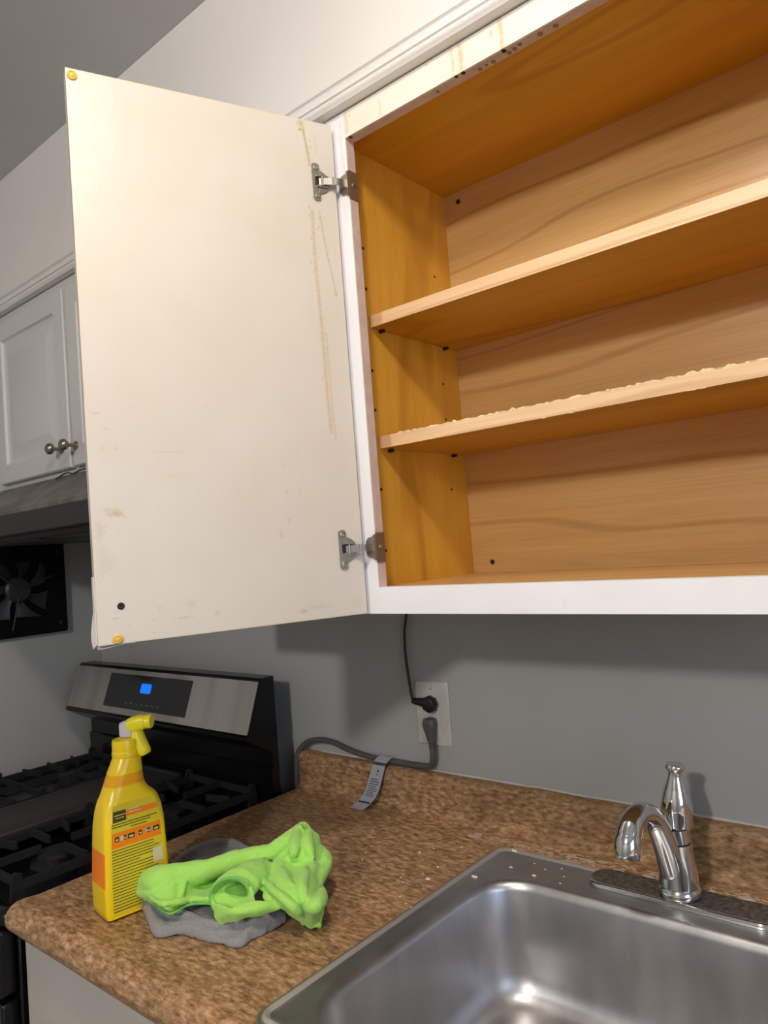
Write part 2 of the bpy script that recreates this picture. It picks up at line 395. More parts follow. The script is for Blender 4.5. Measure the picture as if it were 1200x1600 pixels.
for a in (WY0, (WY0+WY1)/2-0.02, WY1-0.04): add_box(bm, XR+0.02, XR+0.07, a, a+0.04, WZ0, WZ1)
for a in (WZ0, (WZ0+WZ1)/2-0.02, WZ1-0.04): add_box(bm, XR+0.025, XR+0.065, WY0, WY1, a, a+0.04)
struct(obj('window_1', bm, M['frame'], bevel=0.003))
# soffit above the wall cabinets, flush with their face
struct(box_obj('soffit', (XL+0.0005, XR-0.0005, FY, -0.0005, 2.139, CEIL-0.0005), M['soffit']))
# crown moulding along the foot of the soffit
prof = [(0, 2.190), (-0.004, 2.190), (-0.0055, 2.1865), (-0.0055, 2.184), (-0.0008, 2.1825), (-0.0008, 2.1808)]
for k in range(9):
    t = k/8; prof.append((-0.0045-0.0105*math.sin(t*math.pi/2), 2.179-0.0165*t-0.003*(1-math.cos(t*math.pi/2))))
prof += [(-0.0165, 2.1585), (-0.0165, 2.1570), (-0.0120, 2.1560), (-0.0120, 2.1535), (-0.0178, 2.152)]
for k in range(7):
    a = math.pi*k/6; prof.append((-0.0175-0.0045*math.sin(a), 2.1515-0.0115*k/6))
prof += [(-0.0165, 2.1385), (0, 2.1385)]
bm = new(); add_prism(bm, [(FY+a, b) for a, b in prof], XL+0.001, XR-0.001)
struct(obj('trim_1', bm, M['trim'], smooth=28))

# ================================================================ stained paint on slabs
def stained_slab(name, O, U, V, N, su, sv, res, func, m, parent, extra=None):
    """board: its front is a fine grid carrying the stain value, N is the thickness vector pointing away from the front"""
    nu = max(2, int(su/res)); nv = max(2, int(sv/res))
    us = np.linspace(0, su, nu); vs = np.linspace(0, sv, nv); A, B = np.meshgrid(us, vs)
    O = np.array(O, float); U = np.array(U, float); V = np.array(V, float); N = np.array(N, float)
    co = O[None, :] + A.ravel()[:, None]*U + B.ravel()[:, None]*V
    st = func(A, B).ravel()
    idx = np.arange(nu*nv).reshape(nv, nu)
    F = np.stack([idx[:-1, :-1], idx[:-1, 1:], idx[1:, 1:], idx[1:, :-1]], -1).reshape(-1, 4).tolist()
    per = list(idx[0, :]) + list(idx[1:, -1]) + list(idx[-1, -2::-1]) + list(idx[-2:0:-1, 0])
    n0 = len(co); back = co[per] + N
    co = np.concatenate([co, back]); st = np.concatenate([st, np.zeros(len(back))])
    k = len(per)
    for i in range(k): F.append([int(per[(i+1) % k]), int(per[i]), n0+i, n0+(i+1) % k])
    F.append([n0+i for i in range(k)][::-1])
    off = np.array(wpos(parent)); me = bpy.data.meshes.new(name)
    me.from_pydata((co-off).tolist(), [], [[int(q) for q in f] for f in F]); me.update()
    at = me.attributes.new('stain', 'FLOAT', 'POINT'); at.data.foreach_set('value', st.astype(np.float32))
    me.materials.append(m)
    if np.dot(np.cross(U, V), N) > 0: me.flip_normals()
    o = bpy.data.objects.new(name, me); COL.objects.link(o); o.parent = parent
    return o
def drip(u, v, path, w, a, seed=0):
    d = seg_dist(u, v, path)
    along = 0.78+0.22*np.sin(v*410+seed)*np.sin(v*173+seed*2.3)
    return 1.3*a*np.clip(1-d/w, 0, 1)**0.8*np.clip(along, 0.15, 1)
def blot(u, v, c, r, a, seed=0):
    q_ = np.arctan2(v-c[1], u-c[0]); wob = 1+0.16*np.sin(3*q_+seed)+0.14*np.sin(5*q_+seed*3)+0.35*np.sin(u*720+seed*2)*np.sin(v*610+seed)
    d = np.hypot((u-c[0])/r[0], (v-c[1])/r[1])/wob
    return a*np.clip(1.3-d, 0, 1)
none = lambda u, v: np.zeros_like(u)

# ================================================================ the open wall cabinet
ZO, ZT = 1.41, 2.096                 # opening
X0, X1 = 0.0, 0.686
cab = thing('wall_cabinet', (0.343, -0.16, 1.371), 'open white wall cabinet with bare maple interior and two shelves above the sink', 'cabinet')
XI, XJ = -0.0375, 0.7235
YB = -0.0136; YFB = FY+0.019
side = lambda x0, x1: box_obj('side_panel', (x0, x1, YFB, -0.001, 1.372, 2.1365), M['maple_z'], cab)
bm = new(); add_box(bm, XI-0.013, XI, YFB, -0.001, 1.3915, 2.1365)
# shelf pin holes, drilled as shallow dark cups
def pin_hole(bm, y, z, r=0.0026):
    add_lathe(bm, [(r, 0), (r, 0.0006)], (XI, y, z), (1, 0, 0), 10, 1)
for z in (1.463, 1.561, 1.689, 1.753, 1.887, 1.954):
    pin_hole(bm, -0.261, z)
for z in (1.563, 1.690, 1.755, 1.953): pin_hole(bm, -0.065, z, 0.0022)
obj('side_panel', bm, [M['maple_z'], M['hole']], cab)
box_obj('side_panel', (XJ, XJ+0.013, YFB, -0.001, 1.3915, 2.1365), M['maple_z'], cab)
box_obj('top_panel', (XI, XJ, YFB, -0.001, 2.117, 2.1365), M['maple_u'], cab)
box_obj('bottom_panel', (XI-0.013, XJ+0.013, YFB, -0.001, 1.3795, 1.4035+0.004), M['maple_x'], cab)
bm = new(); add_box(bm, XI, XJ, YB, -0.001, 1.4075, 2.117)
back = obj('back_panel', bm, M['maple_x'], cab)
scr = None
for x, z in ((-0.006, 2.098), (0.004, 1.427), (0.68, 1.427)):
    bm = new(); add_lathe(bm, [(0.0045, 0.0), (0.0045, 0.0012), (0.003, 0.002), (0.0012, 0.0012)], (x, YB-0.0, z), (0, -1, 0), 14)
    obj('screw', bm, M['hole'], back)
# face frame
def rail_stain(u, v):        # u along the rail from x = -0.038, v up from z = 2.096
    s = np.zeros_like(u); X = u-0.038
    for x, top, bot, w, a, sd in ((0.005, 0.036, 0.008, .0045, .38, 1), (0.0715, 0.028, 0.008, .0035, .30, 2), (0.202, 0.036, 0.002, .0045, .42, 3),
                              (0.215, 0.040, 0.001, .005, .62, 4), (0.278, 0.040, 0.0, .005, .62, 5), (0.264, 0.030, 0.026, .004, .5, 6)):
        s = np.maximum(s, drip(X, v, [(x-.001, top), (x+.001, (top+bot)/2), (x, bot)], w, a, sd))
    for c in ((0.012, 0.030), (0.074, 0.006), (0.16, 0.037), (0.265, 0.026)): s = np.maximum(s, blot(X, v, c, (.0018, .0018), .8, c[0]*50))
    s = np.maximum(s, 0.20*np.clip(1-np.abs(v-0.0405)/0.002, 0, 1))
    return s
def stile_stain(u, v):
    s = blot(u, v, (0.030, 0.62), (.010, .022), .16, 1)
    s = np.maximum(s, drip(u, v, [(0.03, 0.75), (0.031, 0.66)], .004, .22, 2))
    return np.maximum(s, blot(u, v, (0.03, 0.1), (.008, .03), .08, 4))
stained_slab('stile', (-0.038, FY, 1.371), (1, 0, 0), (0, 0, 1), (0, 0.019, 0), 0.038, 0.7655, 0.0015, stile_stain, M['white'], cab)
stained_slab('stile', (X1, FY, 1.371), (1, 0, 0), (0, 0, 1), (0, 0.019, 0), 0.038, 0.7655, 0.004, none, M['white'], cab)
stained_slab('top_rail', (0.0, FY, ZT), (1, 0, 0), (0, 0, 1), (0, 0.019, 0), 0.686, 0.0405, 0.0013, lambda u, v: rail_stain(u+0.038, v), M['cream'], cab)
stained_slab('bottom_rail', (0.0, FY, 1.371), (1, 0, 0), (0, 0, 1), (0, 0.019, 0), 0.686, 0.039, 0.004,
             lambda u, v: blot(u, v, (0.30, 0.012), (.0035, .003), .25, 1), M['white'], cab)
# raw primed inner edges of the frame opening, with old pad marks and screw holes under the top rail
bm = new(); e = 0.0006
add_box(bm, X0, X0+e, FY+0.0015, YFB, ZO, ZT); add_box(bm, X1-e, X1, FY+0.0015, YFB, ZO, ZT)
add_box(bm, X0+e, X1-e, FY+0.0015, YFB, ZT-e, ZT)
for x, y, r, mi in ((0.0085, -0.3245, 0.0036, 1), (0.205, -0.3262, 0.0030, 1), (0.216, -0.3255, 0.0036, 1), (0.278, -0.3240, 0.0040, 1), (0.236, -0.3150, 0.0038, 2),
                    (0.257, -0.3155, 0.0042, 2), (0.281, -0.3155, 0.0040, 2), (0.290, -0.3170, 0.0040, 2), (0.299, -0.3200, 0.0035, 2), (0.327, -0.3180, 0.0045, 2), (0.348, -0.3170, 0.0042, 2), (0.168, -0.3180, 0.0032, 2), (0.247, -0.3165, .0025, 2)):
    add_lathe(bm, [(r, 0), (r, 0.0004)], (x, y, ZT-e), (0, 0, -1), 14, mi, squash=0.8)
obj('frame_edge', bm, [M['lip'], M['hole'], M['oldstain']], cab)['label'] = 'raw pinkish inner edge of the white frame with old pad marks and screw holes'
# shelves
def shelf(z, rough):
    YS = -0.2586
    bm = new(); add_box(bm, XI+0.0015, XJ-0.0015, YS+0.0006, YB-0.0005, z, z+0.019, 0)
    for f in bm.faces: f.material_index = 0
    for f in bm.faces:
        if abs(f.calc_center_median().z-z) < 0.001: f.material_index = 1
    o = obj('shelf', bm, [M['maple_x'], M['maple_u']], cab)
    bm = new(); add_box(bm, XI+0.0015, XJ-0.0015, YS-0.0004, YS+0.0006, z-0.0003, z+0.0192)
    obj('edge_strip', bm, M['maple_e'], o)
    if rough:
        # torn veneer standing up along the front top edge
        bm = new(); rnd = random.Random(5); x = 0.0
        while x < 0.70:
            w = rnd.uniform(0.006, 0.026); h = rnd.uniform(0.0008, 0.0035)*(1.4 if rnd.random() < 0.2 else 0.8)
            n = 7; pts = []
            for k in range(n):
                t = k/(n-1); pts.append((x+w*t, YS-0.0008+rnd.uniform(-.0012, .0012), z+0.019+h*math.sin(math.pi*t)*rnd.uniform(.5, 1)))
            A = [bm.verts.new(p) for p in pts]; B = [bm.verts.new((p[0], p[1]+0.003+0.5*h, z+0.0192)) for p in pts]; Cc = [bm.verts.new((p[0], YS-0.0006, z+0.0178)) for p in pts]
            for k in range(n-1):
                bm.faces.new((A[k], A[k+1], B[k+1], B[k])); bm.faces.new((Cc[k], Cc[k+1], A[k+1], A[k])); bm.faces.new((B[k], B[k+1], Cc[k+1], Cc[k]))
            x += w+rnd.uniform(-0.004, 0.007)
        for k in range(5):
            xx = rnd.uniform(0.1, 0.6); add_box(bm, xx, xx+rnd.uniform(.004, .016), YS-0.0012, YS+0.001, z-0.0009, z-0.0001)
        obj('torn_veneer', bm, M['veneer'], o, smooth=20)
    for x in (XI+0.004, XJ-0.004):
        for y in (-0.235, -0.055):
            bm = new(); add_lathe(bm, [(0.0028, -0.0036), (0.0028, 0.006)], (x, y, z-0.003), (1, 0, 0), 10)
            obj('shelf_pin', bm, M['hole'], o)
    return o
shelf(1.8235, False); shelf(1.6267, True)
# the open door
DXY = Vector((-0.0171, -0.3388, 0)); TH = 1.1892; DW = 0.3763; ZD0, ZD1 = 1.3728, 2.119
DU = Vector((-math.cos(TH), -math.sin(TH), 0)); DN = Vector((math.sin(TH), -math.cos(TH), 0))   # DN points out of the inner face
A = [(0.0499, 2.1149), (0.0456, 2.0911), (0.0429, 2.0718), (0.0405, 2.0496)]
Bp = [(0.0418, 1.9785), (0.0429, 1.9098), (0.0415, 1.8613), (0.0398, 1.8033), (0.0392, 1.7454), (0.0388, 1.6973), (0.0367, 1.6447)]
Cp = [(0.0302, 1.9802), (0.0259, 1.9414), (0.0219, 1.9124), (0.0168, 1.8834), (0.0127, 1.8544)]
def door_stain(u, v):
    z = v+ZD0; s = drip(u, z, A, .0028, .75, 1)
    s = np.maximum(s, blot(u, z, (0.0505, 2.112), (.006, .006), .55, 2)); s = np.maximum(s, blot(u, z, (0.0529, 2.1024), (.002, .002), 1.3, 3))
    s = np.maximum(s, drip(u, z, Bp, .0040, .42, 2)); s = np.maximum(s, drip(u, z, Cp, .0022, .48, 5))
    s = np.maximum(s, drip(u, z, [(a-.006, b-0.01) for a, b in Bp[3:]], .0030, .30, 8)); s = np.maximum(s, drip(u, z, [(.029, 2.10), (.029, 2.07)], .003, .14, 9))
    rnd = random.Random(3)
    for k in range(26):
        zz = rnd.uniform(1.72, 2.09); s = np.maximum(s, blot(u, z, (0.040+rnd.uniform(-.010, .008), zz), (.0009, .0016), .9, k))
    s = np.maximum(s, blot(u, z, Cp[-1], (.0018, .0022), 1.4, 1))
    for c, r, a in (((0.0499, 1.8993), (.0013, .0013), 1), ((0.345, 1.538), (.010, .005), .62), ((0.354, 1.543), (.012, .0022), .35), ((0.366, 1.5166), (.007, .014), .24), ((0.362, 1.476), (.012, .020), .17),
                    ((0.3530, 1.647), (.004, .0016), .34), ((0.3645, 1.667), (.006, .0012), .45), ((0.358, 1.622), (.003, .003), .22), ((0.342, 1.622), (.004, .003), .22),
                    ((0.265, 1.584), (.028, .0022), .16), ((0.272, 1.617), (.030, .0012), .22), ((0.1256, 1.498), (.0022, .006), .36), ((0.1125, 1.518), (.002, .003), .42), ((0.0904, 1.579), (.002, .002), .35),
                    ((0.1134, 1.5585), (.002, .0022), .42), ((0.1, 1.3867), (.006, .0035), .5), ((0.075, 1.3905), (.022, .003), .22), ((0.0134, 1.3897), (.010, .008), .12),
                    ((0.2987, 1.4124), (.003, .0025), .26), ((0.2573, 1.4123), (.006, .007), .16), ((0.2239, 1.3976), (.004, .004), .30), ((0.2667, 1.3964), (.012, .0012), .4), ((0.3552, 1.405), (.005, .001), .5), ((0.345, 2.02), (.006, .006), .05)):
        s = np.maximum(s, blot(u, z, c, r, a, c[0]*99))
    for k in range(60):
        s = np.maximum(s, blot(u, z, (rnd.uniform(.08, .36), 1.38+rnd.random()**1.6*0.30), (rnd.uniform(.0008, .002), rnd.uniform(.0006, .0014)), rnd.uniform(.1, .4), k))
    s = np.maximum(s, 0.34*np.clip(1-(z-ZD0)/0.0022, 0, 1)); s = np.maximum(s, 0.22*np.clip(1-(ZD1-z)/0.0022, 0, 1))
    s = np.maximum(s, 0.25*np.clip(1-(DW-u)/0.0018, 0, 1)*(0.6+0.4*np.sin(z*60)))
    return s
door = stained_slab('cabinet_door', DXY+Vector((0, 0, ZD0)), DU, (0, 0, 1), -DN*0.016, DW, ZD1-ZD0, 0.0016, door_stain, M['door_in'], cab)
door['label'] = 'cream cabinet door standing open with brown drip stains'
def dp(u, z, n=0.0): return DXY + DU*u + DN*n + Vector((0, 0, z))
# raised panel on the door's outer side
def raised_panel(name, P, w, h, parent, m):
    """P(u, v, n) -> world; rings of a raised panel front"""
    bm = new(); rings = []
    for ins, n in ((0.0, 0.0), (0.0, 0.003), (0.003, 0.0055), (0.052, 0.0055), (0.056, 0.002), (0.062, 0.0008), (0.066, 0.0008), (0.090, 0.0050), (0.093, 0.0055)):
        rings.append([P(a, b, n) for a, b in rrect(ins, w-ins, ins, h-ins, 0.0015 if ins < 0.05 else 0.001, 2)])
    bridge(bm, rings, 0, True, True)
    return obj(name, bm, m, parent, smooth=25)
raised_panel('raised_panel', lambda a, b, n: dp(a, ZD0+b, -0.016-n), DW, ZD1-ZD0, door, M['trim'])
# peeling foil at the lower outer corner
bm = new(); rows = []
for k in range(9):
    t = k/8; z = 1.374-0.004*0+0.085*t; lift = 0.010*(1-t)**1.3*math.sin(math.pi*min(1, t*1.6+0.15))+0.001
    rows.append([dp(DW+0.0005+lift*0.55*s, z-0.006*(1-t)*s, -0.019+0.013*(1-s)*1.0) for s in (0.0, 0.35, 0.7, 1.0)])
add_sheet(bm, rows, 0.0010)
obj('peeling_foil', bm, M['trim'], door)
bm = new(); rows = []
for k in range(8):
    t = k/7; u = DW-0.045*t; drop = 0.0045*(1-t)**1.2*math.sin(math.pi*min(1, 0.3+t))
    rows.append([dp(u, ZD0-0.0004-drop*s, -0.003-0.012*(1-s)) for s in (0.0, 0.5, 1.0)])
add_sheet(bm, rows, 0.0009)
obj('peeling_foil', bm, M['trim'], door)
for u, z in ((0.3685, 2.1095), (0.3529, 1.3790)):
    bm = new(); add_lathe(bm, [(0.0062, 0), (0.0064, 0.0012), (0.0058, 0.0026), (0.0040, 0.0034), (0.0034, 0.0026), (0.0026, 0.0036), (0.001, 0.004)], dp(u, z), DN, 20)
    obj('bumper', bm, M['bumper'], door)['label'] = 'yellowed round rubber bumper'
bm = new(); add_lathe(bm, [(0.0046, 0), (0.0046, 0.0008), (0.003, 0.0018), (0.001, 0.001)], dp(0.3466, 1.42), DN, 16)
obj('screw', bm, M['hole'], door)
# concealed hinges
def hinge(zc):
    P = lambda a, b, n: dp(a, zc+b, n)
    bm = new()
    # flange: bar with two lobes, rounded cup on the hinge side
    def plate(pts, n0, n1, mi=0):
        bridge(bm, [[P(a, b, n0) for a, b in pts], [P(a, b, n1) for a, b in pts]], mi, True, True)
    plate(rrect(0.0270, 0.0385, 0.0150, 0.0285, 0.0040, 4), 0.0001, 0.0028)
    plate(rrect(0.0270, 0.0385, -0.0285, -0.0150, 0.0040, 4), 0.0001, 0.0028)
    plate(rrect(0.0275, 0.0385, -0.0170, 0.0170, 0.0010, 2), 0.0001, 0.0022)
    cup = [(0.0285+0.0, -0.0175)]
    cup = [(0.0285-0.0175*math.sin(math.pi*k/16), -0.0175*math.cos(math.pi*k/16)) for k in range(17)]
    plate(cup, 0.0001, 0.0026)
    plate([(0.0255-0.0120*math.sin(math.pi*k/12), -0.0065*math.cos(math.pi*k/12)+0.001) for k in range(13)]+[(0.034, 0.0075), (0.034, -0.0055)], 0.0020, 0.0031, 2)
    # raised cheeks either side of the arm
    plate(rrect(0.0135, 0.0330, 0.0072, 0.0100, 0.001, 2), 0.0026, 0.0052); plate(rrect(0.0135, 0.0330, -0.0085, -0.0058, 0.001, 2), 0.0026, 0.0052)
    for b in (0.0218, -0.0218):
        add_lathe(bm, [(0.0042, 0), (0.0040, 0.0014), (0.0020, 0.0018), (0.0012, 0.0008)], P(0.0322, b, 0.0028), DN, 14)
    # arm bridging from the cup to the frame plate
    arm = [P(0.0275, 0, 0.0045), P(0.018, 0, 0.0080), P(0.010, 0, 0.0110), P(0.002, 0, 0.0125)]
    end = Vector((-0.004, FY-0.0055, zc)); path = catmull(arm+[end], 5)
    for i in range(len(path)-1):
        a, b = path[i], path[i+1]; hw = Vector((0, 0, 0.0052)); th = Vector((0.0012, 0.0010, 0))
        vs = [bm.verts.new(q) for q in (a-hw-th, a+hw-th, a+hw+th, a-hw+th, b-hw-th, b+hw-th, b+hw+th, b-hw+th)]
        for f in ((0,1,2,3),(4,7,6,5),(0,4,5,1),(1,5,6,2),(2,6,7,3),(3,7,4,0)): bm.faces.new([vs[k] for k in f]).material_index = 1
    add_lathe(bm, [(0.0016, -0.0068), (0.0016, 0.0068)], P(0.0245, 0, 0.0062), (0, 0, 1), 10); add_lathe(bm, [(0.0014, -0.0064), (0.0014, 0.0064)], P(0.009, 0, 0.0118), (0, 0, 1), 10)
    o = obj('hinge', bm, [M['nickel'], M['hinge_dark'], M['hole']], door, smooth=30, bevel=0.0004, segs=1)
    # frame half: wing on the face and plate on the inner edge
    bm = new()
    wing = [(-0.017, 0.0), (-0.0165, 0.009), (-0.012, 0.0145), (-0.0005, 0.0165), (-0.0005, -0.0165), (-0.012, -0.0145), (-0.0165, -0.009)]
    bridge(bm, [[(x, FY-0.0002, zc+z) for x, z in wing], [(x, FY-0.0022, zc+z) for x, z in wing]], 0, True, True)
    add_box(bm, -0.013, -0.001, FY-0.0065, FY-0.0022, zc-0.0062, zc+0.0062, 0)
    add_lathe(bm, [(0.0032, 0), (0.0030, 0.001), (0.001, 0.0006)], (-0.0065, FY-0.0065, zc), (0, -1, 0), 12, 0)
    add_box(bm, -0.0012, 0.0016, FY-0.0032, FY+0.0004, zc-0.0190, zc+0.0190, 0)
    add_box(bm, 0.0006, 0.0018, FY+0.0004, FY+0.0200, zc-0.0230, zc+0.0215, 1)
    add_lathe(bm, [(0.0038, 0), (0.0034, 0.0014), (0.0014, 0.0016)], (0.0018, FY+0.010, zc), (1, 0, 0), 14, 0)
    obj('hinge_plate', bm, [M['nickel'], M['bronze']], cab, smooth=30)
hinge(2.0245); hinge(1.4700)

# ================================================================ the wall cabinet on its left, behind the open door
cab2 = thing('wall_cabinet', (-0.26, -0.16, 1.371), 'closed white wall cabinet hidden behind the open cream door', 'cabinet')
box_obj('body', (-0.480, -0.0515, FY, -0.001, 1.371, 2.1365), M['trim'], cab2)
raised_panel('cabinet_door', lambda a, b, n: Vector((-0.455+a, FY-0.0002-n*3.0, 1.385+b)), 0.385, 0.73, cab2, M['trim'])

# ================================================================ the cabinet over the range, its hood
oc = thing('wall_cabinet', (-0.876, -0.16, 1.69), 'short white wall cabinet with raised panel doors mounted above the range hood', 'cabinet')
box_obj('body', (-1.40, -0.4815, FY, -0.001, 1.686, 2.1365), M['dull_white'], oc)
def oc_door(x0, x1, kx):
    P = lambda a, b, n: Vector((x0+a, FY-0.0006-(n+0.012 if n > 0 else 0.0), 1.7000+b))
    bm = new(); rings = []; w = x1-x0; h = 0.412
    for ins, n in ((0, 0), (0, .012), (.003, .015), (.046, .015), (.050, .009), (.056, .006), (.061, .006), (.088, .0125), (.092, .0135)):
        rings.append([Vector((x0+a, FY-0.0006-n, 1.700+b)) for a, b in rrect(ins, w-ins, ins, h-ins, 0.002 if ins < .04 else .004, 3)])
    bridge(bm, rings, 0, True, True)
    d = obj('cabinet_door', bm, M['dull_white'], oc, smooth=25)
    bm = new()
    add_lathe(bm, [(0.0098, 0), (0.0096, 0.0025), (0.0050, 0.0055), (0.0038, 0.016), (0.0055, 0.020), (0.0100, 0.0225), (0.0128, 0.027), (0.0130, 0.031), (0.0105, 0.0355), (0.0060, 0.038), (0.001, 0.039)], (kx, FY-0.0156, 1.7455), (0, -1, 0), 28)
    obj('knob', bm, M['knob'], d)
    return d
oc_door(-1.246, -0.8725, -0.907); oc_door(-0.8595, -0.500, -0.843)
# crown continues; hood under the short cabinet
hood = thing('range_hood', (-0.88, -0.24, 1.55), 'dull steel range hood with sloping top below the short white cabinet', 'range hood')
bm = new()
poly = [(-0.001, 1.684), (FY-0.018, 1.684), (-0.455, 1.612), (-0.462, 1.605), (-0.462, 1.562), (-0.450, 1.556), (-0.001, 1.556)]
add_prism(bm, poly[:3]+[(-0.455, 1.600), (-0.001, 1.600)], -1.30, -0.50)
obj('canopy', bm, M['hood_steel'], hood, bevel=0.002)
box_obj('front_lip', (-1.30, -0.50, -0.463, -0.001, 1.556, 1.5995), M['hood_dark'], hood, 0.002)
bm = new(); add_box(bm, -1.26, -0.54, -0.43, -0.04, 1.546, 1.5555)
add_box(bm, -1.24, -0.90, -0.41, -0.06, 1.543, 1.546); add_box(bm, -0.88, -0.56, -0.41, -0.06, 1.543, 1.546)
obj('filter_screen', bm, M['matte_black'], hood)
tube = new(); add_tube(tube, catmull([(-0.915, -0.358, 1.6800), (-0.893, -0.3625, 1.6795), (-0.872, -0.3615, 1.6840), (-0.853, -0.3610, 1.6850), (-0.838, -0.3635, 1.6820), (-0.822, -0.3640, 1.6795), (-0.80, -0.3620, 1.6835), (-0.775, -0.3625, 1.6840)], 6), 0.0018, 8)
w = obj('loose_wire', tube, M['cord_black'], None, base=(-0.85, -0.361, 1.679)); tag(w, 'thin wavy black wire lying on top of the range hood under the door knobs', 'wire')

# ================================================================ exhaust fan on the left wall
FX = XL+0.001; fy, fz = -0.243, 1.425
fan = thing('exhaust_fan', (FX, fy, 1.29), 'square black exhaust fan with grey blades on the left wall', 'fan')
bm = new()
outer = [(fy+a, fz+b) for a, b in rrect(-0.135, 0.135, -0.131, 0.131, 0.008, 7)]
hole = [(fy+0.112*math.cos(math.radians(a)), fz+0.112*math.sin(math.radians(a))) for a in [(-90+90*k/7 if True else 0) for k in range(0)]]
n = len(outer); ang = [math.atan2(z-fz, y-fy) for y, z in outer]
hole = [(fy+0.110*math.cos(a), fz+0.110*math.sin(a)) for a in ang]
bridge(bm, [[(FX, y, z) for y, z in outer], [(FX+0.016, y, z) for y, z in outer], [(FX+0.018, fy+(y-fy)*0.985, fz+(z-fz)*0.985) for y, z in outer],
            [(FX+0.018, y, z) for y, z in hole], [(FX+0.002, fy+(y-fy)*0.95, fz+(z-fz)*0.95) for y, z in hole]], 0, True, True)
obj('housing', bm, M['fan'], fan)
bm = new(); add_lathe(bm, [(0.036, 0), (0.036, 0.012), (0.030, 0.018), (0.012, 0.020), (0.001, 0.0205)], (FX+0.004, fy, fz), (1, 0, 0), 28)
obj('hub', bm, M['blade'], fan)
for k in range(7):
    a0 = 2*math.pi*k/7+0.3; bm = new(); rows = []
    for i in range(7):
        r = 0.034+0.066*i/6; row = []
        for j in range(5):
            s = j/4-0.5; a = a0+s*(0.42+0.25*i/6)+0.25*i/6; row.append(Vector((FX+0.010+0.012*s, fy+r*math.cos(a), fz+r*math.sin(a))))
        rows.append(row)
    add_sheet(bm, rows, 0.0016); obj('blade', bm, M['blade'], fan)
for a in (0.35, 2.45, 4.5):
    bm = new(); add_tube(bm, [(FX+0.024, fy+0.02*math.cos(a), fz+0.02*math.sin(a)), (FX+0.022, fy+0.113*math.cos(a), fz+0.113*math.sin(a))], 0.0028, 8)
    obj('strut', bm, M['matte_black'], fan)
for a, b in ((0.113, 0.103), (0.113, -0.103), (-0.113, 0.103), (-0.113, -0.103)):
    bm = new(); add_lathe(bm, [(0.005, 0), (0.0046, 0.002), (0.001, 0.003)], (FX+0.018, fy+a, fz+b), (1, 0, 0), 12); obj('screw', bm, M['blade'], fan)

# ================================================================ countertop with coved splash
CX0, CX1 = -0.538, 1.30; CF = -0.665
ct = thing('countertop', (0.35, -0.33, 0.905), 'brown speckled laminate countertop with a low splash, holding the sink', 'countertop')
front = [(CF+0.030, 0.905), (CF+0.020, 0.905), (CF+0.007, 0.909), (CF+0.001, 0.918), (CF, 0.928), (CF+0.003, 0.938), (CF+0.010, 0.9455), (CF+0.020, 0.9495), (CF+0.030, 0.9500), (CF+0.042, 0.9485), (CF+0.056, ZC)]
cove = [(-0.045, ZC)] + [(-0.045+0.020*math.sin(math.pi/2*k/6), ZC+0.020-0.020*math.cos(math.pi/2*k/6)) for k in range(1, 7)]
splash = [(-0.0245, 1.0120), (-0.0235, 1.0185), (-0.0200, 1.0235), (-0.0150, 1.0260), (-0.001, 1.0260)]
SX0, SX1, SY0, SY1 = 0.030, 0.640, -0.612, -0.098    # cut-out for the sink
fullp = front + cove + splash + [(-0.001, 0.915), (CF+0.030, 0.915)]
bm = new(); add_prism(bm, fullp, CX0, SX0); add_prism(bm, fullp, SX1, CX1)
add_prism(bm, front + [(SY0, ZC), (SY0, 0.915), (CF+0.030, 0.915)], SX0, SX1)
add_prism(bm, [(SY1, ZC)] + cove + splash + [(-0.001, 0.915), (SY1, 0.915)], SX0, SX1)
obj('worktop', bm, M['granite'], ct, smooth=50)
# caulk and old residue along the splash and behind the sink
bm = new(); rnd = random.Random(11)
pts = [(x, -0.0025+rnd.uniform(-.0006, .0006), 1.0270+rnd.uniform(-.0005, .0008)) for x in np.linspace(CX0+0.05, CX1, 60)]
add_tube(bm, pts, [0.0026*rnd.uniform(.6, 1.15) for _ in pts], 8)
struct(obj('trim_2', bm, M['caulk']))
def blob(bm, x, y, z, r, h, seed, mi=0):
    rr = random.Random(seed); n = 11; ring = []; top = []
    for k in range(n):
        a = 2*math.pi*k/n; q = rr.uniform(.55, 1.2); ring.append(bm.verts.new((x+r[0]*q*math.cos(a), y+r[1]*q*math.sin(a), z)))
        q *= 0.65; top.append(bm.verts.new((x+r[0]*q*math.cos(a), y+r[1]*q*math.sin(a), z+h*rr.uniform(.6, 1))))
    for k in range(n): f = bm.faces.new((ring[k], ring[(k+1) % n], top[(k+1) % n], top[k])); f.material_index = mi
    f = bm.faces.new(top); f.material_index = mi; f = bm.faces.new(ring[::-1]); f.material_index = mi
bm = new(); rnd = random.Random(4)
def cove_z(y):
    t = (y+0.045)/0.020
    return ZC if t <= 0 else ZC+0.020-0.020*math.sqrt(max(0, 1-min(t, 1)**2))
for k in range(420):
    x = rnd.uniform(-0.06, 0.62); y = -0.062+rnd.uniform(-.017, .016)*(1.0 if x > 0.05 else 0.8)
    if x < 0.12 and y < -0.075: y = -0.06
    s = rnd.uniform(.0008, .0034) if rnd.random() < 0.93 else rnd.uniform(.004, .008)
    blob(bm, x, y, cove_z(y)-0.0001, (s*1.6, s*0.7), 0.0006, k)
for x, y, sx in ((0.218, -0.070, 0.010), (0.262, -0.066, 0.012), (0.40, -0.064, 0.014), (0.46, -0.064, 0.012)): blob(bm, x, y, ZC, (sx, 0.0060), 0.0020, int(x*999))
o = obj('caulk_residue', bm, M['residue'], None, base=(0.25, -0.06, ZC)); tag(o, 'crusty whitish caulk residue between the sink and the splash', 'residue'); o['kind'] = 'stuff'
bm = new(); rnd = random.Random(21)
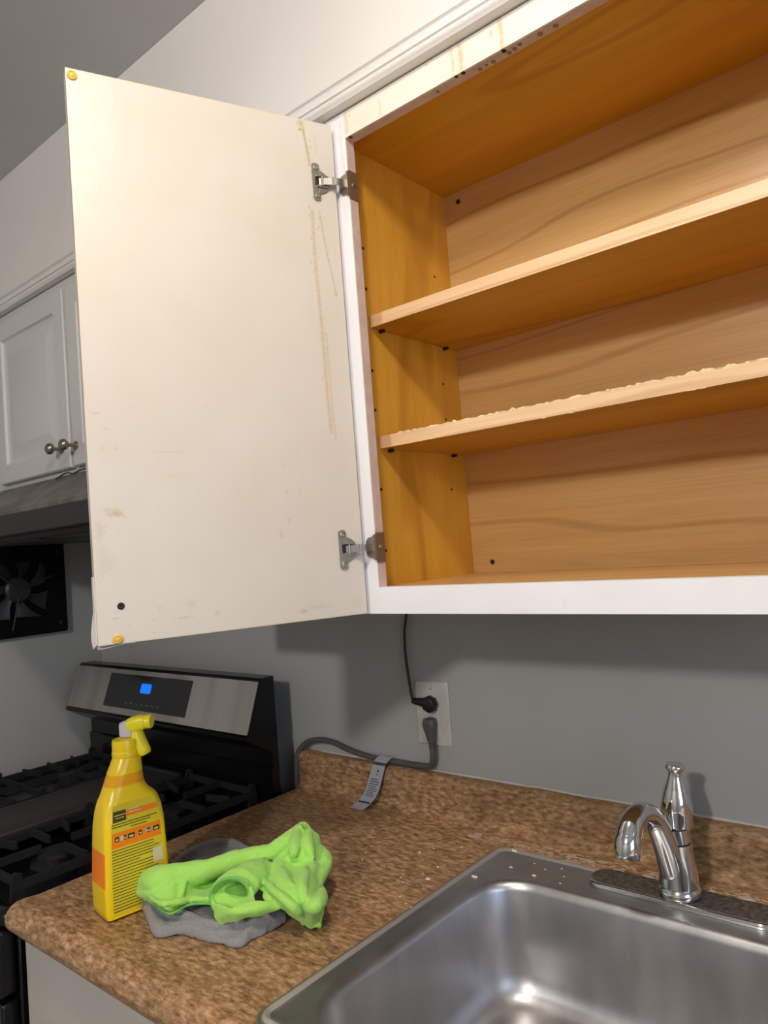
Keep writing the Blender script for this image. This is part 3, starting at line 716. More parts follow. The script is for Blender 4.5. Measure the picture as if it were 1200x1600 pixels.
for k in range(34):
    x = rnd.uniform(-0.45, 0.02); y = rnd.uniform(-0.50, -0.06)
    if rnd.random() < 0.6: x = rnd.uniform(-0.25, 0.0); y = rnd.uniform(-0.30, -0.07)
    if -0.42 < x < -0.05 and y < -0.26: continue
    s = rnd.uniform(.0004, .0014); blob(bm, x, y, ZC, (s*1.5, s), s*0.6, k)
for x, y, s in ((-0.018, -0.243, .0045), (-0.03, -0.20, .0026), (-0.09, -0.17, .003), (-0.02, -0.31, .002)): blob(bm, x, y, ZC, (s, s*.7), s*.6, 1)
o = obj('crumbs', bm, M['crumb'], None, base=(-0.2, -0.3, ZC)); tag(o, 'pale crumbs scattered over the brown countertop left of the sink', 'crumbs'); o['kind'] = 'stuff'

# base cabinet under the counter
bc = thing('base_cabinet', (0.38, -0.31, 0.0), 'beige painted base cabinet under the brown countertop', 'cabinet')
bm = new(); add_box(bm, CX0+0.012, -0.02, -0.640, -0.002, 0.10, 0.904); add_box(bm, 0.68, CX1, -0.640, -0.002, 0.10, 0.904)
add_box(bm, -0.02, 0.68, -0.640, -0.625, 0.10, 0.904); add_box(bm, -0.02, 0.68, -0.02, -0.002, 0.10, 0.904); add_box(bm, -0.02, 0.68, -0.625, -0.02, 0.10, 0.12)
add_box(bm, CX0+0.012, CX1, -0.58, -0.05, 0.0, 0.0995)
obj('body', bm, M['base_cab'], bc)

# ================================================================ sink
sink = thing('kitchen_sink', (0.334, -0.355, ZC), 'stainless steel drop-in sink set into the brown countertop', 'sink')
sx0, sx1, sy0, sy1 = 0.0145, 0.6535, -0.632, -0.0830
bx0, bx1, by0, by1 = 0.058, 0.610, -0.600, -0.174
bm = new(); N = 8
def rr(a, b, c, d, r, z): return [(x, y, z) for x, y in rrect(a, b, c, d, r, N)]
L = []
for i, z, r in ((0.0, ZC+0.0002, .026), (0.001, ZC+0.0022, .026), (0.004, ZC+0.0034, .024), (0.008, ZC+0.0036, .020), (0.0100, ZC+0.0072, .018), (0.0130, ZC+0.0076, .015), (0.0165, ZC+0.0040, .013), (0.020, ZC+0.0030, .011)):
    L.append(rr(sx0+i, sx1-i, sy0+i, sy1-i, r, z))
for i, z, r in ((-0.012, ZC+0.0030, .085), (-0.006, ZC+0.0034, .080), (-0.002, ZC+0.0030, .078), (0.002, ZC+0.0012, .076), (0.0055, ZC-0.003, .075), (0.0075, ZC-0.010, .074), (0.012, ZC-0.090, .072), (0.016, ZC-0.125, .070), (0.022, ZC-0.145, .066), (0.033, ZC-0.158, .060), (0.050, ZC-0.1645, .050)):
    L.append(rr(bx0+i, bx1-i, by0+i, by1-i, r, z))
dc = (0.334, -0.325); last = L[-1]
for t, z in ((0.4, ZC-0.1665), (0.8, ZC-0.168)):
    ring = []
    for x, y, _ in last:
        a = math.atan2(y-dc[1], x-dc[0]); q = (dc[0]+0.056*math.cos(a), dc[1]+0.056*math.sin(a)); ring.append((x+(q[0]-x)*t, y+(q[1]-y)*t, z))
    L.append(ring)
for r, z in ((0.056, ZC-0.169), (0.054, ZC-0.1705), (0.046, ZC-0.174)):
    L.append([(dc[0]+r*math.cos(math.atan2(y-dc[1], x-dc[0])), dc[1]+r*math.sin(math.atan2(y-dc[1], x-dc[0])), z) for x, y, _ in last])
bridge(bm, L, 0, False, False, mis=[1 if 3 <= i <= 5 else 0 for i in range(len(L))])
bs = obj('basin', bm, [M['steel'], M['steel_highlight']], sink, smooth=60)
bm = new(); add_lathe(bm, [(0.0555, -0.1690), (0.0560, -0.1660), (0.0540, -0.1648), (0.0500, -0.1660), (0.0440, -0.1720), (0.0400, -0.1780), (0.0395, -0.200)], (dc[0], dc[1], ZC), (0, 0, 1), 40, cap=False)
obj('drain_flange', bm, M['chrome'], sink)
bm = new(); add_lathe(bm, [(0.0385, -0.186), (0.036, -0.176), (0.030, -0.178), (0.012, -0.180), (0.010, -0.168), (0.004, -0.164), (0.001, -0.163)], (dc[0], dc[1], ZC), (0, 0, 1), 32)
obj('strainer', bm, M['chrome'], sink)
bm = new(); add_box(bm, 0.1885-0.06, 0.190-0.06, -0.1005, -0.0995, ZC+.003, ZC+.0032)
bm.free()
bm = new(); rnd = random.Random(9)
for x, y, s in ((0.052, -0.097, .006), (0.075, -0.148, .0028), (0.120, -0.155, .0030), (0.100, -0.118, .0016), (0.125, -0.128, .0016), (0.145, -0.113, .0018), (0.022, -0.335, .0026), (0.026, -0.43, .0016), (0.045, -0.205, .0050), (0.16, -0.135, .0015), (0.165, -0.158, .0015)):
    zz = ZC+(0.0032 if x > 0.036 and y < -0.105 else 0.0052); blob(bm, x, y, zz, (s*1.3, s*.6), s*.5, int(x*9999))
for k in range(14):
    x = rnd.uniform(0.15, 0.5); y = rnd.uniform(-.45, -0.26); 
    if math.hypot(x-dc[0], y-dc[1]) > 0.07: blob(bm, x, y, ZC-0.1655, (.0022, .0016), .001, k)
o = obj('crumbs', bm, M['crumb'], None, base=(0.1, -0.15, ZC)); tag(o, 'tiny pale crumbs on the rim and floor of the steel sink', 'crumbs'); o['kind'] = 'stuff'

# ================================================================ faucet
fx, fyy = 0.3275, -0.1165; fz0 = ZC+0.0034
fc = thing('kitchen_faucet', (fx, fyy, fz0), 'chrome single-handle faucet with pull-out spray head on the back of the sink', 'faucet')
bm = new(); rings = []
for i, z in ((0.0, 0.0), (0.0, 0.004), (0.0015, 0.0062), (0.004, 0.0072)):
    rings.append([(x, y, fz0+z) for x, y in rrect(fx-0.132+i, fx+0.132-i, fyy-0.029+i, fyy+0.029-i, 0.027, 8)])
rings.append([(x, y, fz0+0.0066) for x, y in rrect(fx-0.118, fx+0.118, fyy-0.020, fyy+0.020, 0.019, 8)])
bridge(bm, rings, 0, True, True, mis=[0, 0, 0, 1, 1])
obj('escutcheon', bm, [M['chrome'], M['chrome_dirty']], fc, smooth=50)['label'] = 'scaled chrome base plate'
bz = fz0+0.0070
bm = new(); add_lathe(bm, [(0.0270, 0), (0.0285, 0.002), (0.0285, 0.008), (0.0270, 0.0110), (0.0262, 0.0125)], (fx, fyy, bz), (0, 0, 1), 40)
obj('base_ring', bm, M['chrome'], fc)
bm = new()
add_lathe(bm, [(0.0255, 0.0115), (0.0255, 0.0145), (0.0272, 0.0150), (0.0265, 0.022), (0.0240, 0.045), (0.0222, 0.062), (0.0214, 0.0718), (0.0200, 0.0722), (0.0200, 0.0738), (0.0210, 0.0742), (0.0206, 0.0925), (0.0196, 0.0930)], (fx, fyy, bz), (0, 0, 1), 40)
obj('body', bm, M['chrome'], fc)
bm = new(); add_lathe(bm, [(0.0199, 0.0930), (0.0199, 0.0945)], (fx, fyy, bz), (0, 0, 1), 32); add_lathe(bm, [(0.0204, 0.0722), (0.0204, 0.0738)], (fx, fyy, bz), (0, 0, 1), 32)
obj('seal_ring', bm, M['black_gap'], fc)
bm = new(); tilt = (0.045, 0.02, 1)
add_lathe(bm, [(0.0196, 0.0945), (0.0206, 0.096), (0.0203, 0.104), (0.0212, 0.113), (0.0212, 0.121), (0.0190, 0.134), (0.0152, 0.147), (0.0115, 0.157), (0.0098, 0.164), (0.0098, 0.1685), (0.0120, 0.171), (0.0136, 0.174), (0.0136, 0.1765), (0.0120, 0.179), (0.006, 0.178), (0.001, 0.177)], (fx, fyy, bz), tilt, 36)
obj('handle', bm, M['chrome'], fc)
# spout: leaves the body low, arcs forward over the bowl and ends in the spray head
path = catmull([(fx-0.003, fyy-0.003, bz+0.020), (fx-0.006, fyy-0.020, bz+0.070), (fx-0.010, fyy-0.040, bz+0.110), (fx-0.013, fyy-0.060, bz+0.1275), (fx-0.0165, fyy-0.082, bz+0.1315), (fx-0.019, fyy-0.100, bz+0.1235), (fx-0.020, fyy-0.109, bz+0.110)], 8)
bm = new(); add_tube(bm, path, [0.0200, 0.0175, 0.0152, 0.0142, 0.0142, 0.0156, 0.0168], 24)
obj('spout', bm, M['chrome'], fc)
p0 = Vector(path[-1]); dr = Vector((-0.06, -0.30, -1)).normalized()
bm = new(); add_lathe(bm, [(0.0150, -0.006), (0.0171, -0.0012), (0.0178, 0.010), (0.0176, 0.018), (0.0160, 0.0245), (0.0120, 0.0262), (0.0105, 0.0250), (0.001, 0.0250)], p0, dr, 32)
obj('spray_head', bm, M['chrome'], fc)

# ================================================================ outlet, plugs, cords
ot = thing('wall_outlet', (-0.1655, 0, 1.138), 'white duplex outlet with two plugs on the grey wall left of the faucet', 'outlet')
bm = new(); rings = []
for i, y in ((0, -0.0003), (0, -0.003), (0.002, -0.0055), (0.005, -0.006)):
    rings.append([(x, y, z) for x, z in rrect(-0.205+i, -0.126-i, 1.0765+i, 1.2005-i, 0.003, 3)])
bridge(bm, rings, 0, True, True); obj('cover_plate', bm, M['plate'], ot)
bm = new(); rings = []
for i, y in ((0, -0.0055), (0, -0.0075), (0.001, -0.0082)): rings.append([(x, y, z) for x, z in rrect(-0.1825+i, -0.1485-i, 1.1045+i, 1.1725-i, 0.002, 2)])
bridge(bm, rings, 0, True, True)
for z in (1.1335, 1.1445): add_box(bm, -0.170, -0.161, -0.0092, -0.0082, z-0.003, z+0.003)
obj('receptacle', bm, M['plate'], ot)
for z in (1.1865, 1.0905):
    bm = new(); add_lathe(bm, [(0.003, 0), (0.0028, 0.001), (0.001, 0.0012)], (-0.1655, -0.006, z), (0, -1, 0), 12); obj('screw', bm, M['tag'], ot)
# black plug with its cord hanging from the cabinet
pb = thing('power_cord', (-0.165, -0.02, 1.158), 'thin black power cord with round plug running from the cabinet to the outlet', 'cord')
bm = new(); add_lathe(bm, [(0.0150, 0), (0.0165, 0.003), (0.0165, 0.012), (0.0140, 0.0165), (0.006, 0.018)], (-0.162, -0.0095, 1.1590), (0, -1, 0), 8)
add_tube(bm, [(-0.162, -0.0185, 1.160), (-0.178, -0.0185, 1.162), (-0.194, -0.0175, 1.162), (-0.203, -0.017, 1.163)], [0.0105, 0.0085, 0.0068, 0.006], 10)
obj('plug', bm, M['cord_black'], pb, bevel=0.001)
bm = new(); add_tube(bm, catmull([(-0.201, -0.0168, 1.163), (-0.207, -0.015, 1.172), (-0.2115, -0.012, 1.190), (-0.2165, -0.010, 1.222), (-0.2185, -0.010, 1.262), (-0.216, -0.010, 1.300), (-0.208, -0.010, 1.335), (-0.206, -0.010, 1.371)], 8), 0.0029, 10)
obj('cord', bm, M['cord_black'], pb)
# grey appliance plug, cord along the splash
pg = thing('power_cord', (-0.165, -0.02, 1.105), 'thick grey appliance cord lying on the splash with a hanging tag', 'cord')
bm = new()
secs = []
for z, w, d in ((1.1325, 0.006, 0.005), (1.1305, 0.0125, 0.011), (1.122, 0.0145, 0.013), (1.112, 0.0130, 0.012), (1.098, 0.0098, 0.010), (1.086, 0.0080, 0.0085)):
    secs.append([(x, y, z) for x, y in rrect(-0.1645-w, -0.1645+w, -0.0095-2*d*0.75, -0.0095, d*0.6, 4)])
bridge(bm, secs, 0, True, True)
for z in (1.083, 1.079, 1.075): add_lathe(bm, [(0.0055, -0.0014), (0.0068, -0.0010), (0.0068, 0.0010), (0.0055, 0.0014)], (-0.1645, -0.0155, z), (0, 0, 1), 14)
add_lathe(bm, [(0.0052, 0), (0.0052, 0.014)], (-0.1645, -0.0155, 1.072), (0, 0, 1), 14)
obj('plug', bm, M['cord_grey'], pg)
bm = new(); cp = catmull([(-0.1645, -0.0155, 1.074), (-0.1650, -0.0155, 1.055), (-0.1730, -0.0130, 1.0395), (-0.195, -0.0115, 1.0350), (-0.26, -0.0115, 1.0345), (-0.33, -0.0115, 1.0355), (-0.39, -0.0120, 1.043), (-0.44, -0.0120, 1.0545), (-0.485, -0.0130, 1.0545), (-0.522, -0.017, 1.042), (-0.5445, -0.024, 1.010), (-0.5455, -0.030, 0.93), (-0.5455, -0.030, 0.85)], 10)
add_tube(bm, cp, 0.0060, 12); obj('cord', bm, M['cord_grey'], pg)
bm = new(); rows = []
prof = [(-0.0118, 1.0425), (-0.0180, 1.0405), (-0.0275, 1.030), (-0.0330, 1.008), (-0.0390, 0.985), (-0.0480, 0.968), (-0.0620, 0.957), (-0.0760, 0.9515)]
prof = catmull([(a, b, 0) for a, b in prof], 5); n = len(prof)
for i, p in enumerate(prof):
    s = i/(n-1); xx = -0.283-0.040*s; rows.append([Vector((xx-0.017+0.034*j/4, p.x, p.y)) for j in range(5)])
add_sheet(bm, rows, 0.0006); tg = obj('cord_tag', bm, M['tag'], pg); tg['label'] = 'silvery grey warning tag'
def tag_at(i, a, lift=0.0006):
    i = min(max(i, 0), n-1.001); k = int(i); f = i-k; p = rows[k][0].lerp(rows[k+1][0], f); q = rows[k][-1].lerp(rows[k+1][-1], f)
    t = (rows[k+1][0]-rows[k][0]); nn = t.cross(q-p).normalized(); nn = nn if nn.y < 0 or nn.z > 0.5 else -nn
    return p.lerp(q, a)+nn*lift
bm = new()
def strip(i0, i1, a0, a1):
    vs = [bm.verts.new(tag_at(i, a)) for i, a in ((i0, a0), (i0, a1), (i1, a1), (i1, a0))]; bm.faces.new(vs)
strip(9.0, 10.6, 0.0, 1.0); strip(12.6, 13.6, 0.50, 0.62); strip(14.2, 14.8, 0.52, 0.60); strip(28.0, 29.2, 0.05, 0.95)
for k in range(9): strip(16.4+k*1.0, 16.75+k*1.0, 0.14, 0.86 if k % 3 else 0.7)
obj('tag_print', bm, M['tag_print'], tg, smooth=0)

# ================================================================ gas range
RX0, RX1 = -1.335, -0.552; RT = 0.925
rg = thing('gas_range', ((RX0+RX1)/2, -0.35, 0), 'black gas range with stainless control backguard in the corner left of the counter', 'stove')
bm = new(); add_box(bm, RX0, RX1, -0.640, -0.072, 0.06, 0.905); obj('body', bm, M['enamel'], rg, bevel=0.003)
bm = new(); rings = []
for i, z in ((0.002, 0.9055), (-0.004, 0.910), (-0.006, 0.920), (-0.003, 0.931), (0.004, 0.936), (0.014, 0.934), (0.024, 0.924), (0.034, 0.920)):
    rings.append([(x, y, z) for x, y in rrect(RX0+i, RX1-i, -0.660+i, -0.075-i*0.2, 0.022, 6)])
bridge(bm, rings, 0, True, True); obj('cooktop', bm, M['enamel'], rg, smooth=50)
bm = new(); add_box(bm, RX0+0.004, RX1-0.004, -0.672, -0.6405, 0.80, 0.905); cp_ = obj('control_panel', bm, M['enamel'], rg, bevel=0.006)
for k in range(5):
    bm = new(); x = RX0+0.10+0.14*k; add_lathe(bm, [(0.023, 0), (0.023, 0.006), (0.018, 0.010), (0.016, 0.030), (0.013, 0.033), (0.001, 0.033)], (x, -0.672, 0.855), (0, -1, 0), 24)
    obj('knob', bm, M['chrome'], cp_)
bm = new(); add_box(bm, RX0+0.006, RX1-0.006, -0.668, -0.6405, 0.22, 0.79); od = obj('oven_door', bm, M['enamel'], rg, bevel=0.004)
bm = new(); add_tube(bm, [(RX0+0.06, -0.71, 0.745), (RX1-0.06, -0.71, 0.745)], 0.011, 16)
for x in (RX0+0.09, RX1-0.09): add_tube(bm, [(x, -0.668, 0.745), (x, -0.71, 0.745)], 0.008, 12)
obj('handle', bm, M['range_steel'], od)
# backguard
bm = new()
add_prism(bm, [(-0.072, 0.906), (-0.072, 1.203), (-0.108, 1.203), (-0.112, 1.198), (-0.150, 1.094), (-0.160, 1.086), (-0.160, 1.080), (-0.112, 1.052), (-0.088, 1.040), (-0.088, 1.006), (-0.094, 1.002), (-0.094, 0.906)], RX0-0.002, RX1+0.002)
bgd = obj('backguard', bm, M['enamel'], rg, smooth=20)
T = lambda a, b, n=0.0: Vector((a, -0.1128-0.0400*(1-b)-0.940*n, 1.1960-0.1060*(1-b)+0.342*n))    # a = x, b = 0..1 up the sloping face
def face_patch(x0, x1, b0, b1, n0, n1, r, m, name, par, skew=0.0):
    bm = new(); w = x1-x0; h = (b1-b0)*0.1133
    pts = rrect(0, w, 0, h, r, 4); K = lambda n: [T(x0+a+skew*b/h, b0+b/0.1133, n) for a, b in pts]
    bridge(bm, [K(n0), K(n1)], 0, True, True); return obj(name, bm, m, par, smooth=20)
pan = face_patch(RX0-0.001, RX1+0.001, 0.0, 1.0, 0.0002, 0.0030, 0.003, M['range_steel'], 'control_fascia', rg)
dsp = face_patch(-1.150, -0.782, 0.14, 0.90, 0.0030, 0.0040, 0.002, M['display'], 'display', rg)
face_patch(-0.992, -0.946, 0.52, 0.73, 0.0040, 0.0044, 0.005, M['blue_led'], 'clock_digits', dsp)['label'] = 'glowing blue clock digits'
bm = new()
for k in range(7):
    p = [T(-1.05+0.024*k, 0.25, 0.0042), T(-1.036+0.024*k, 0.25, 0.0042), T(-1.036+0.024*k, 0.29, 0.0042), T(-1.05+0.024*k, 0.29, 0.0042)]
    bm.faces.new([bm.verts.new(q) for q in p])
obj('key_print', bm, M['dim_print'], dsp, smooth=0)
# grates: left and right with bars, flat plate in the middle
GZ = 0.962
def bar(bm, x0, y0, x1, y1, z=GZ, w=0.0065, h=0.014, foot=True):
    d = Vector((x1-x0, y1-y0, 0)); L_ = d.length; d.normalize(); nrm = Vector((-d.y, d.x, 0))*w*0.5
    a = Vector((x0, y0, 0)); b = Vector((x1, y1, 0)); q = []
    for p, s in ((a, 1), (b, 1)):
        q.append([p-nrm+Vector((0, 0, z-h)), p+nrm+Vector((0, 0, z-h)), p+nrm*0.75+Vector((0, 0, z)), p-nrm*0.75+Vector((0, 0, z))])
    bridge(bm, q, 0, True, True)
def grate(x0, x1, name):
    bm = new(); ya, yb = -0.620, -0.115
    for x in (x0, x1): bar(bm, x, ya, x, yb, GZ-0.006, 0.009)
    for y in (ya, (ya+yb)/2, yb): bar(bm, x0, y, x1, y)
    xm = (x0+x1)/2
    for yc in (ya+0.125, yb-0.125):
        for s in (-1, 1):
            bar(bm, xm+s*0.030, yc, x0 if s < 0 else x1, yc); bar(bm, xm, yc+s*0.030, xm, yc+s*0.125)
            bar(bm, x0 if s < 0 else x1, yc+0.065, xm+s*0.055, yc+0.050); bar(bm, x0 if s < 0 else x1, yc-0.065, xm+s*0.055, yc-0.050)
    for x in (x0, x1):
        for y in (ya, (ya+yb)/2, yb):
            add_prism(bm, [(y-0.012, 0.9205), (y+0.012, 0.9205), (y+0.008, GZ+0.006), (y-0.002, GZ+0.010), (y-0.008, GZ+0.004)], x-0.004, x+0.004)
    return obj(name, bm, M['iron'], rg)
def burner(x, y, r):
    bm = new(); add_lathe(bm, [(r+0.012, 0.0), (r+0.010, 0.006), (r, 0.008), (r, 0.016), (r-0.004, 0.021), (r*0.5, 0.023), (0.001, 0.0235)], (x, y, 0.9203), (0, 0, 1), 28)
    obj('burner', bm, M['iron'], rg)
grate(RX0+0.045, -1.045, 'grate'); grate(-0.830, RX1-0.045, 'grate')
bm = new(); rings = []
for i, z in ((0.003, 0.936), (0, 0.940), (0, 0.955), (0.003, 0.959), (0.012, 0.959), (0.015, 0.9565)):
    rings.append([(x, y, z) for x, y in rrect(-1.025+i, -0.850-i, -0.620+i, -0.115-i, 0.014, 4)])
bridge(bm, rings, 0, True, True); gp = obj('griddle_plate', bm, M['griddle'], rg); gp['label'] = 'flat dark grey griddle plate over the middle burner'
for y in (-0.495, -0.240): burner(-0.714, y, 0.036); burner(-1.156, y, 0.036)
bm = new(); add_box(bm, -0.99, -0.885, -0.55, -0.185, 0.9205, 0.9358); obj('burner', bm, M['iron'], rg)
for x in (RX0+0.04, RX1-0.04):
    for y in (-0.60, -0.11):
        bm = new(); add_lathe(bm, [(0.018, 0), (0.018, 0.02), (0.010, 0.022), (0.010, 0.0605)], (x, y, 0), (0, 0, 1), 14); obj('foot', bm, M['matte_black'], rg)

# ================================================================ spray bottle
BT = math.radians(9); BU = Vector((math.sin(BT), math.cos(BT), 0)); BV = Vector((math.cos(BT), -math.sin(BT), 0))   # BU along the wide side, BV out of the labelled side
BC = Vector((-0.3600, -0.5475, ZC+0.0006))
def bp_(u, v, z): return BC + BU*u + BV*v + Vector((0, 0, z))
sb = thing('spray_bottle', BC, 'yellow and orange cleaner spray bottle with lemon trigger standing behind the cloths', 'bottle')
# (z, u_near, u_far, half depth, corner radius); near = towards the room
SEC = [(0.000, -0.045, 0.046, 0.0240, .009), (0.003, -0.049, 0.050, 0.0308, .007), (0.012, -0.050, 0.051, 0.0315, .007), (0.048, -0.050, 0.0505, 0.0315, .007), (0.0485, -0.050, 0.0505, 0.0315, .007),
       (0.098, -0.0475, 0.0495, 0.0310, .008), (0.0985, -0.0475, 0.0495, 0.0310, .008), (0.130, -0.0455, 0.049, 0.0300, .009), (0.150, -0.0435, 0.0475, 0.0290, .013), (0.160, -0.0420, 0.045, 0.0265, .015),
       (0.166, -0.0405, 0.043, 0.0275, .018), (0.171, -0.0385, 0.0385, 0.0260, .019), (0.176, -0.0368, 0.0330, 0.0250, .0195), (0.182, -0.0345, 0.0290, 0.0240, .0195), (0.188, -0.0325, 0.0272, 0.0232, .020), (0.1885, -0.0325, 0.0272, 0.0232, .020),
       (0.205, -0.0262, 0.0262, 0.0222, .020), (0.2055, -0.0262, 0.0262, 0.0222, .020), (0.214, -0.0222, 0.0258, 0.0212, .0195), (0.224, -0.0180, 0.0255, 0.0205, .0195), (0.228, -0.0160, 0.0245, 0.0198, .0190)]
rings = []; mis = []
for k, (z, a, b, d, r) in enumerate(SEC):
    rings.append([bp_(u, v, z) for u, v in rrect(a, b, -d, d, r, 6)])
    mis.append(1 if abs(z-0.1885) < 1e-6 else 0)
bm = new(); vs = bridge(bm, rings, 0, True, True, mis=mis)
# orange panel on the narrow near side
for f in bm.faces:
    c = f.calc_center_median()-BC; u = c.dot(BU); v = c.dot(BV)
    if 0.049 < c.z < 0.098 and u < -0.0400 and abs(v) < 0.027: f.material_index = 2
obj('bottle_body', bm, [M['yellow'], M['amber'], M['orange']], sb, smooth=60)
# printed label on the wide side, following it with a small lift
def side_d(z):
    zs = [s[0] for s in SEC]; return float(np.interp(z, zs, [s[3] for s in SEC]))
def ledge(z, far):
    zs = [s[0] for s in SEC]; return float(np.interp(z, zs, [(s[2]-0.010 if far else s[1]+0.0095) for s in SEC]))
lab = [None]
def label_patch(bm, a0, a1, z0, z1, lift, mi, slope=0.0, n=6, topfar=None):
    """a = 0..1 across the label; the print runs slightly uphill"""
    for i in range(n):
        s0 = a0+(a1-a0)*i/n; s1 = a0+(a1-a0)*(i+1)/n; q = []
        for s, z in ((s0, z0), (s1, z0), (s1, z1), (s0, z1)):
            z = z+slope*s; u = ledge(z, False)+(ledge(z, True)-ledge(z, False))*s; q.append(bm.verts.new(bp_(u, side_d(z)+lift, z)))
        f = bm.faces.new(q); f.material_index = mi
bm = new(); SL = 0.0
for k in range(16): label_patch(bm, 0, 1, 0.008+0.0098*k, 0.008+0.0098*(k+1), 0.00035, 0)          # olive ground up to the shoulder
label_patch(bm, 0, 1, 0.104, 0.126, 0.0006, 1); label_patch(bm, 0.30, 1, 0.146, 0.160, 0.0006, 1)
label_patch(bm, 0.02, 0.30, 0.141, 0.158, 0.0008, 2); label_patch(bm, 0.07, 0.25, 0.1460, 0.1472, 0.0010, 0); label_patch(bm, 0.07, 0.25, 0.1500, 0.1512, 0.0010, 0)
label_patch(bm, 0.36, 0.62, 0.1500, 0.1515, 0.0009, 3); label_patch(bm, 0.36, 0.58, 0.1540, 0.1552, 0.0009, 3)
label_patch(bm, 0.0, 0.95, 0.1372, 0.1383, 0.0009, 2); label_patch(bm, 0.0, 0.80, 0.1336, 0.1347, 0.0009, 2); label_patch(bm, 0.38, 0.72, 0.1292, 0.1302, 0.0009, 2)
for a, w, mi in ((0.06, .08, 2), (0.17, .06, 3), (0.24, .05, 2), (0.32, .14, 2), (0.54, .07, 2), (0.68, .12, 3), (0.70, .09, 2), (0.84, .13, 2)):
    label_patch(bm, a, a+w, 0.1130, 0.1200, 0.0009, mi, n=1); label_patch(bm, a+w*0.2, a+w*0.8, 0.1145, 0.1170, 0.0011, 3, n=1)
rl = random.Random(2)
for k in range(5): label_patch(bm, 0.0, 0.95-0.12*rl.random(), 0.1000-0.0042*k, 0.1010-0.0042*k, 0.0008, 2)
for k in range(16): label_patch(bm, 0.01, (0.96 if k % 5 else 0.62)-0.1*rl.random(), 0.0790-0.0044*k, 0.0800-0.0044*k, 0.0008, 2)
label_patch(bm, 0.80, 1.0, 0.066, 0.088, 0.0010, 3)
obj('label', bm, [M['label_y'], M['orange'], M['ink'], M['pale']], sb, smooth=0)['label'] = 'olive label with orange bands and dark fine print'
NC = 0.0045
bm = new(); add_lathe(bm, [(0.0212, 0.2285), (0.0216, 0.230), (0.0216, 0.236), (0.0211, 0.2370), (0.0207, 0.2375), (0.0207, 0.250), (0.0198, 0.2540), (0.0130, 0.2555)], BC+BU*NC, (0, 0, 1), 36)
obj('collar', bm, M['yellow'], sb)
# spray head pointing away and to the right
HD = (BU*0.70+BV*0.72).normalized(); HS = Vector((-HD.y, HD.x, 0)); HO = BC+BU*(NC+0.006)
def hp(a, s, z): return HO+HD*a+HS*s+Vector((0, 0, z))
bm = new()
rr_ = []
for a, z0, z1, w in ((-0.013, 0.260, 0.273, .006), (-0.011, 0.256, 0.279, .0105), (-0.004, 0.2555, 0.281, .0118), (0.008, 0.2555, 0.281, .0118)):
    rr_.append([hp(a, s, z) for s, z in rrect(-w, w, z0, z1, 0.005, 4)])
bridge(bm, rr_, 0, True, True); obj('pump_housing', bm, M['translucent'], sb)
bm = new()
secs = []
for a, z0, z1, w in ((0.001, 0.262, 0.284, .0120), (0.012, 0.263, 0.2875, .0125), (0.020, 0.265, 0.288, .0118), (0.028, 0.267, 0.2875, .0106)):
    secs.append([hp(a, s, z) for s, z in rrect(-w, w, z0, z1, 0.008, 5)])
bridge(bm, secs, 0, True, True)
add_lathe(bm, [(0.0104, 0), (0.0108, 0.002), (0.0108, 0.009), (0.0095, 0.0105), (0.0028, 0.0105), (0.0022, 0.009), (0.0005, 0.009)], hp(0.0275, 0, 0.2775), HD, 28)
obj('nozzle', bm, M['trigger'], sb, smooth=45)
bm = new(); add_tube(bm, catmull([hp(0.009, 0, 0.270), hp(0.013, 0, 0.257), hp(0.018, 0, 0.243), hp(0.023, 0, 0.232), hp(0.025, 0, 0.227)], 6), [0.0100, 0.0110, 0.0110, 0.0108, 0.0080], 16, flat=0.8)
obj('trigger', bm, M['trigger'], sb, smooth=60)

# ================================================================ cloths
roll = [(-0.356,-0.537,0.979),(-0.327,-0.541,0.987),(-0.29,-0.536,0.995),(-0.268,-0.512,0.999),(-0.243,-0.487,1.005),(-0.219,-0.457,1.011),(-0.198,-0.432,1.015),(-0.178,-0.413,1.019),(-0.171,-0.389,1.027),(-0.167,-0.365,1.032)]
rollr = [0.006,0.017,0.025,0.019,0.0155,0.0145,0.013,0.012,0.0135,0.015]
flap = [[(-0.385,-0.531,0.981),(-0.326,-0.534,0.997),(-0.289,-0.526,1.005),(-0.272,-0.509,1.002),(-0.254,-0.486,0.992),(-0.249,-0.471,0.982)],[(-0.364,-0.546,0.979),(-0.296,-0.553,0.995),(-0.263,-0.544,0.999),(-0.253,-0.524,0.991),(-0.253,-0.495,0.977),(-0.234,-0.486,0.975)],[(-0.345,-0.555,0.975),(-0.282,-0.561,0.987),(-0.254,-0.55,0.987),(-0.246,-0.53,0.981),(-0.24,-0.508,0.977),(-0.218,-0.501,0.977)],[(-0.327,-0.548,0.971),(-0.273,-0.56,0.977),(-0.24,-0.558,0.973),(-0.233,-0.535,0.977),(-0.213,-0.527,0.981),(-0.191,-0.521,0.983)]]
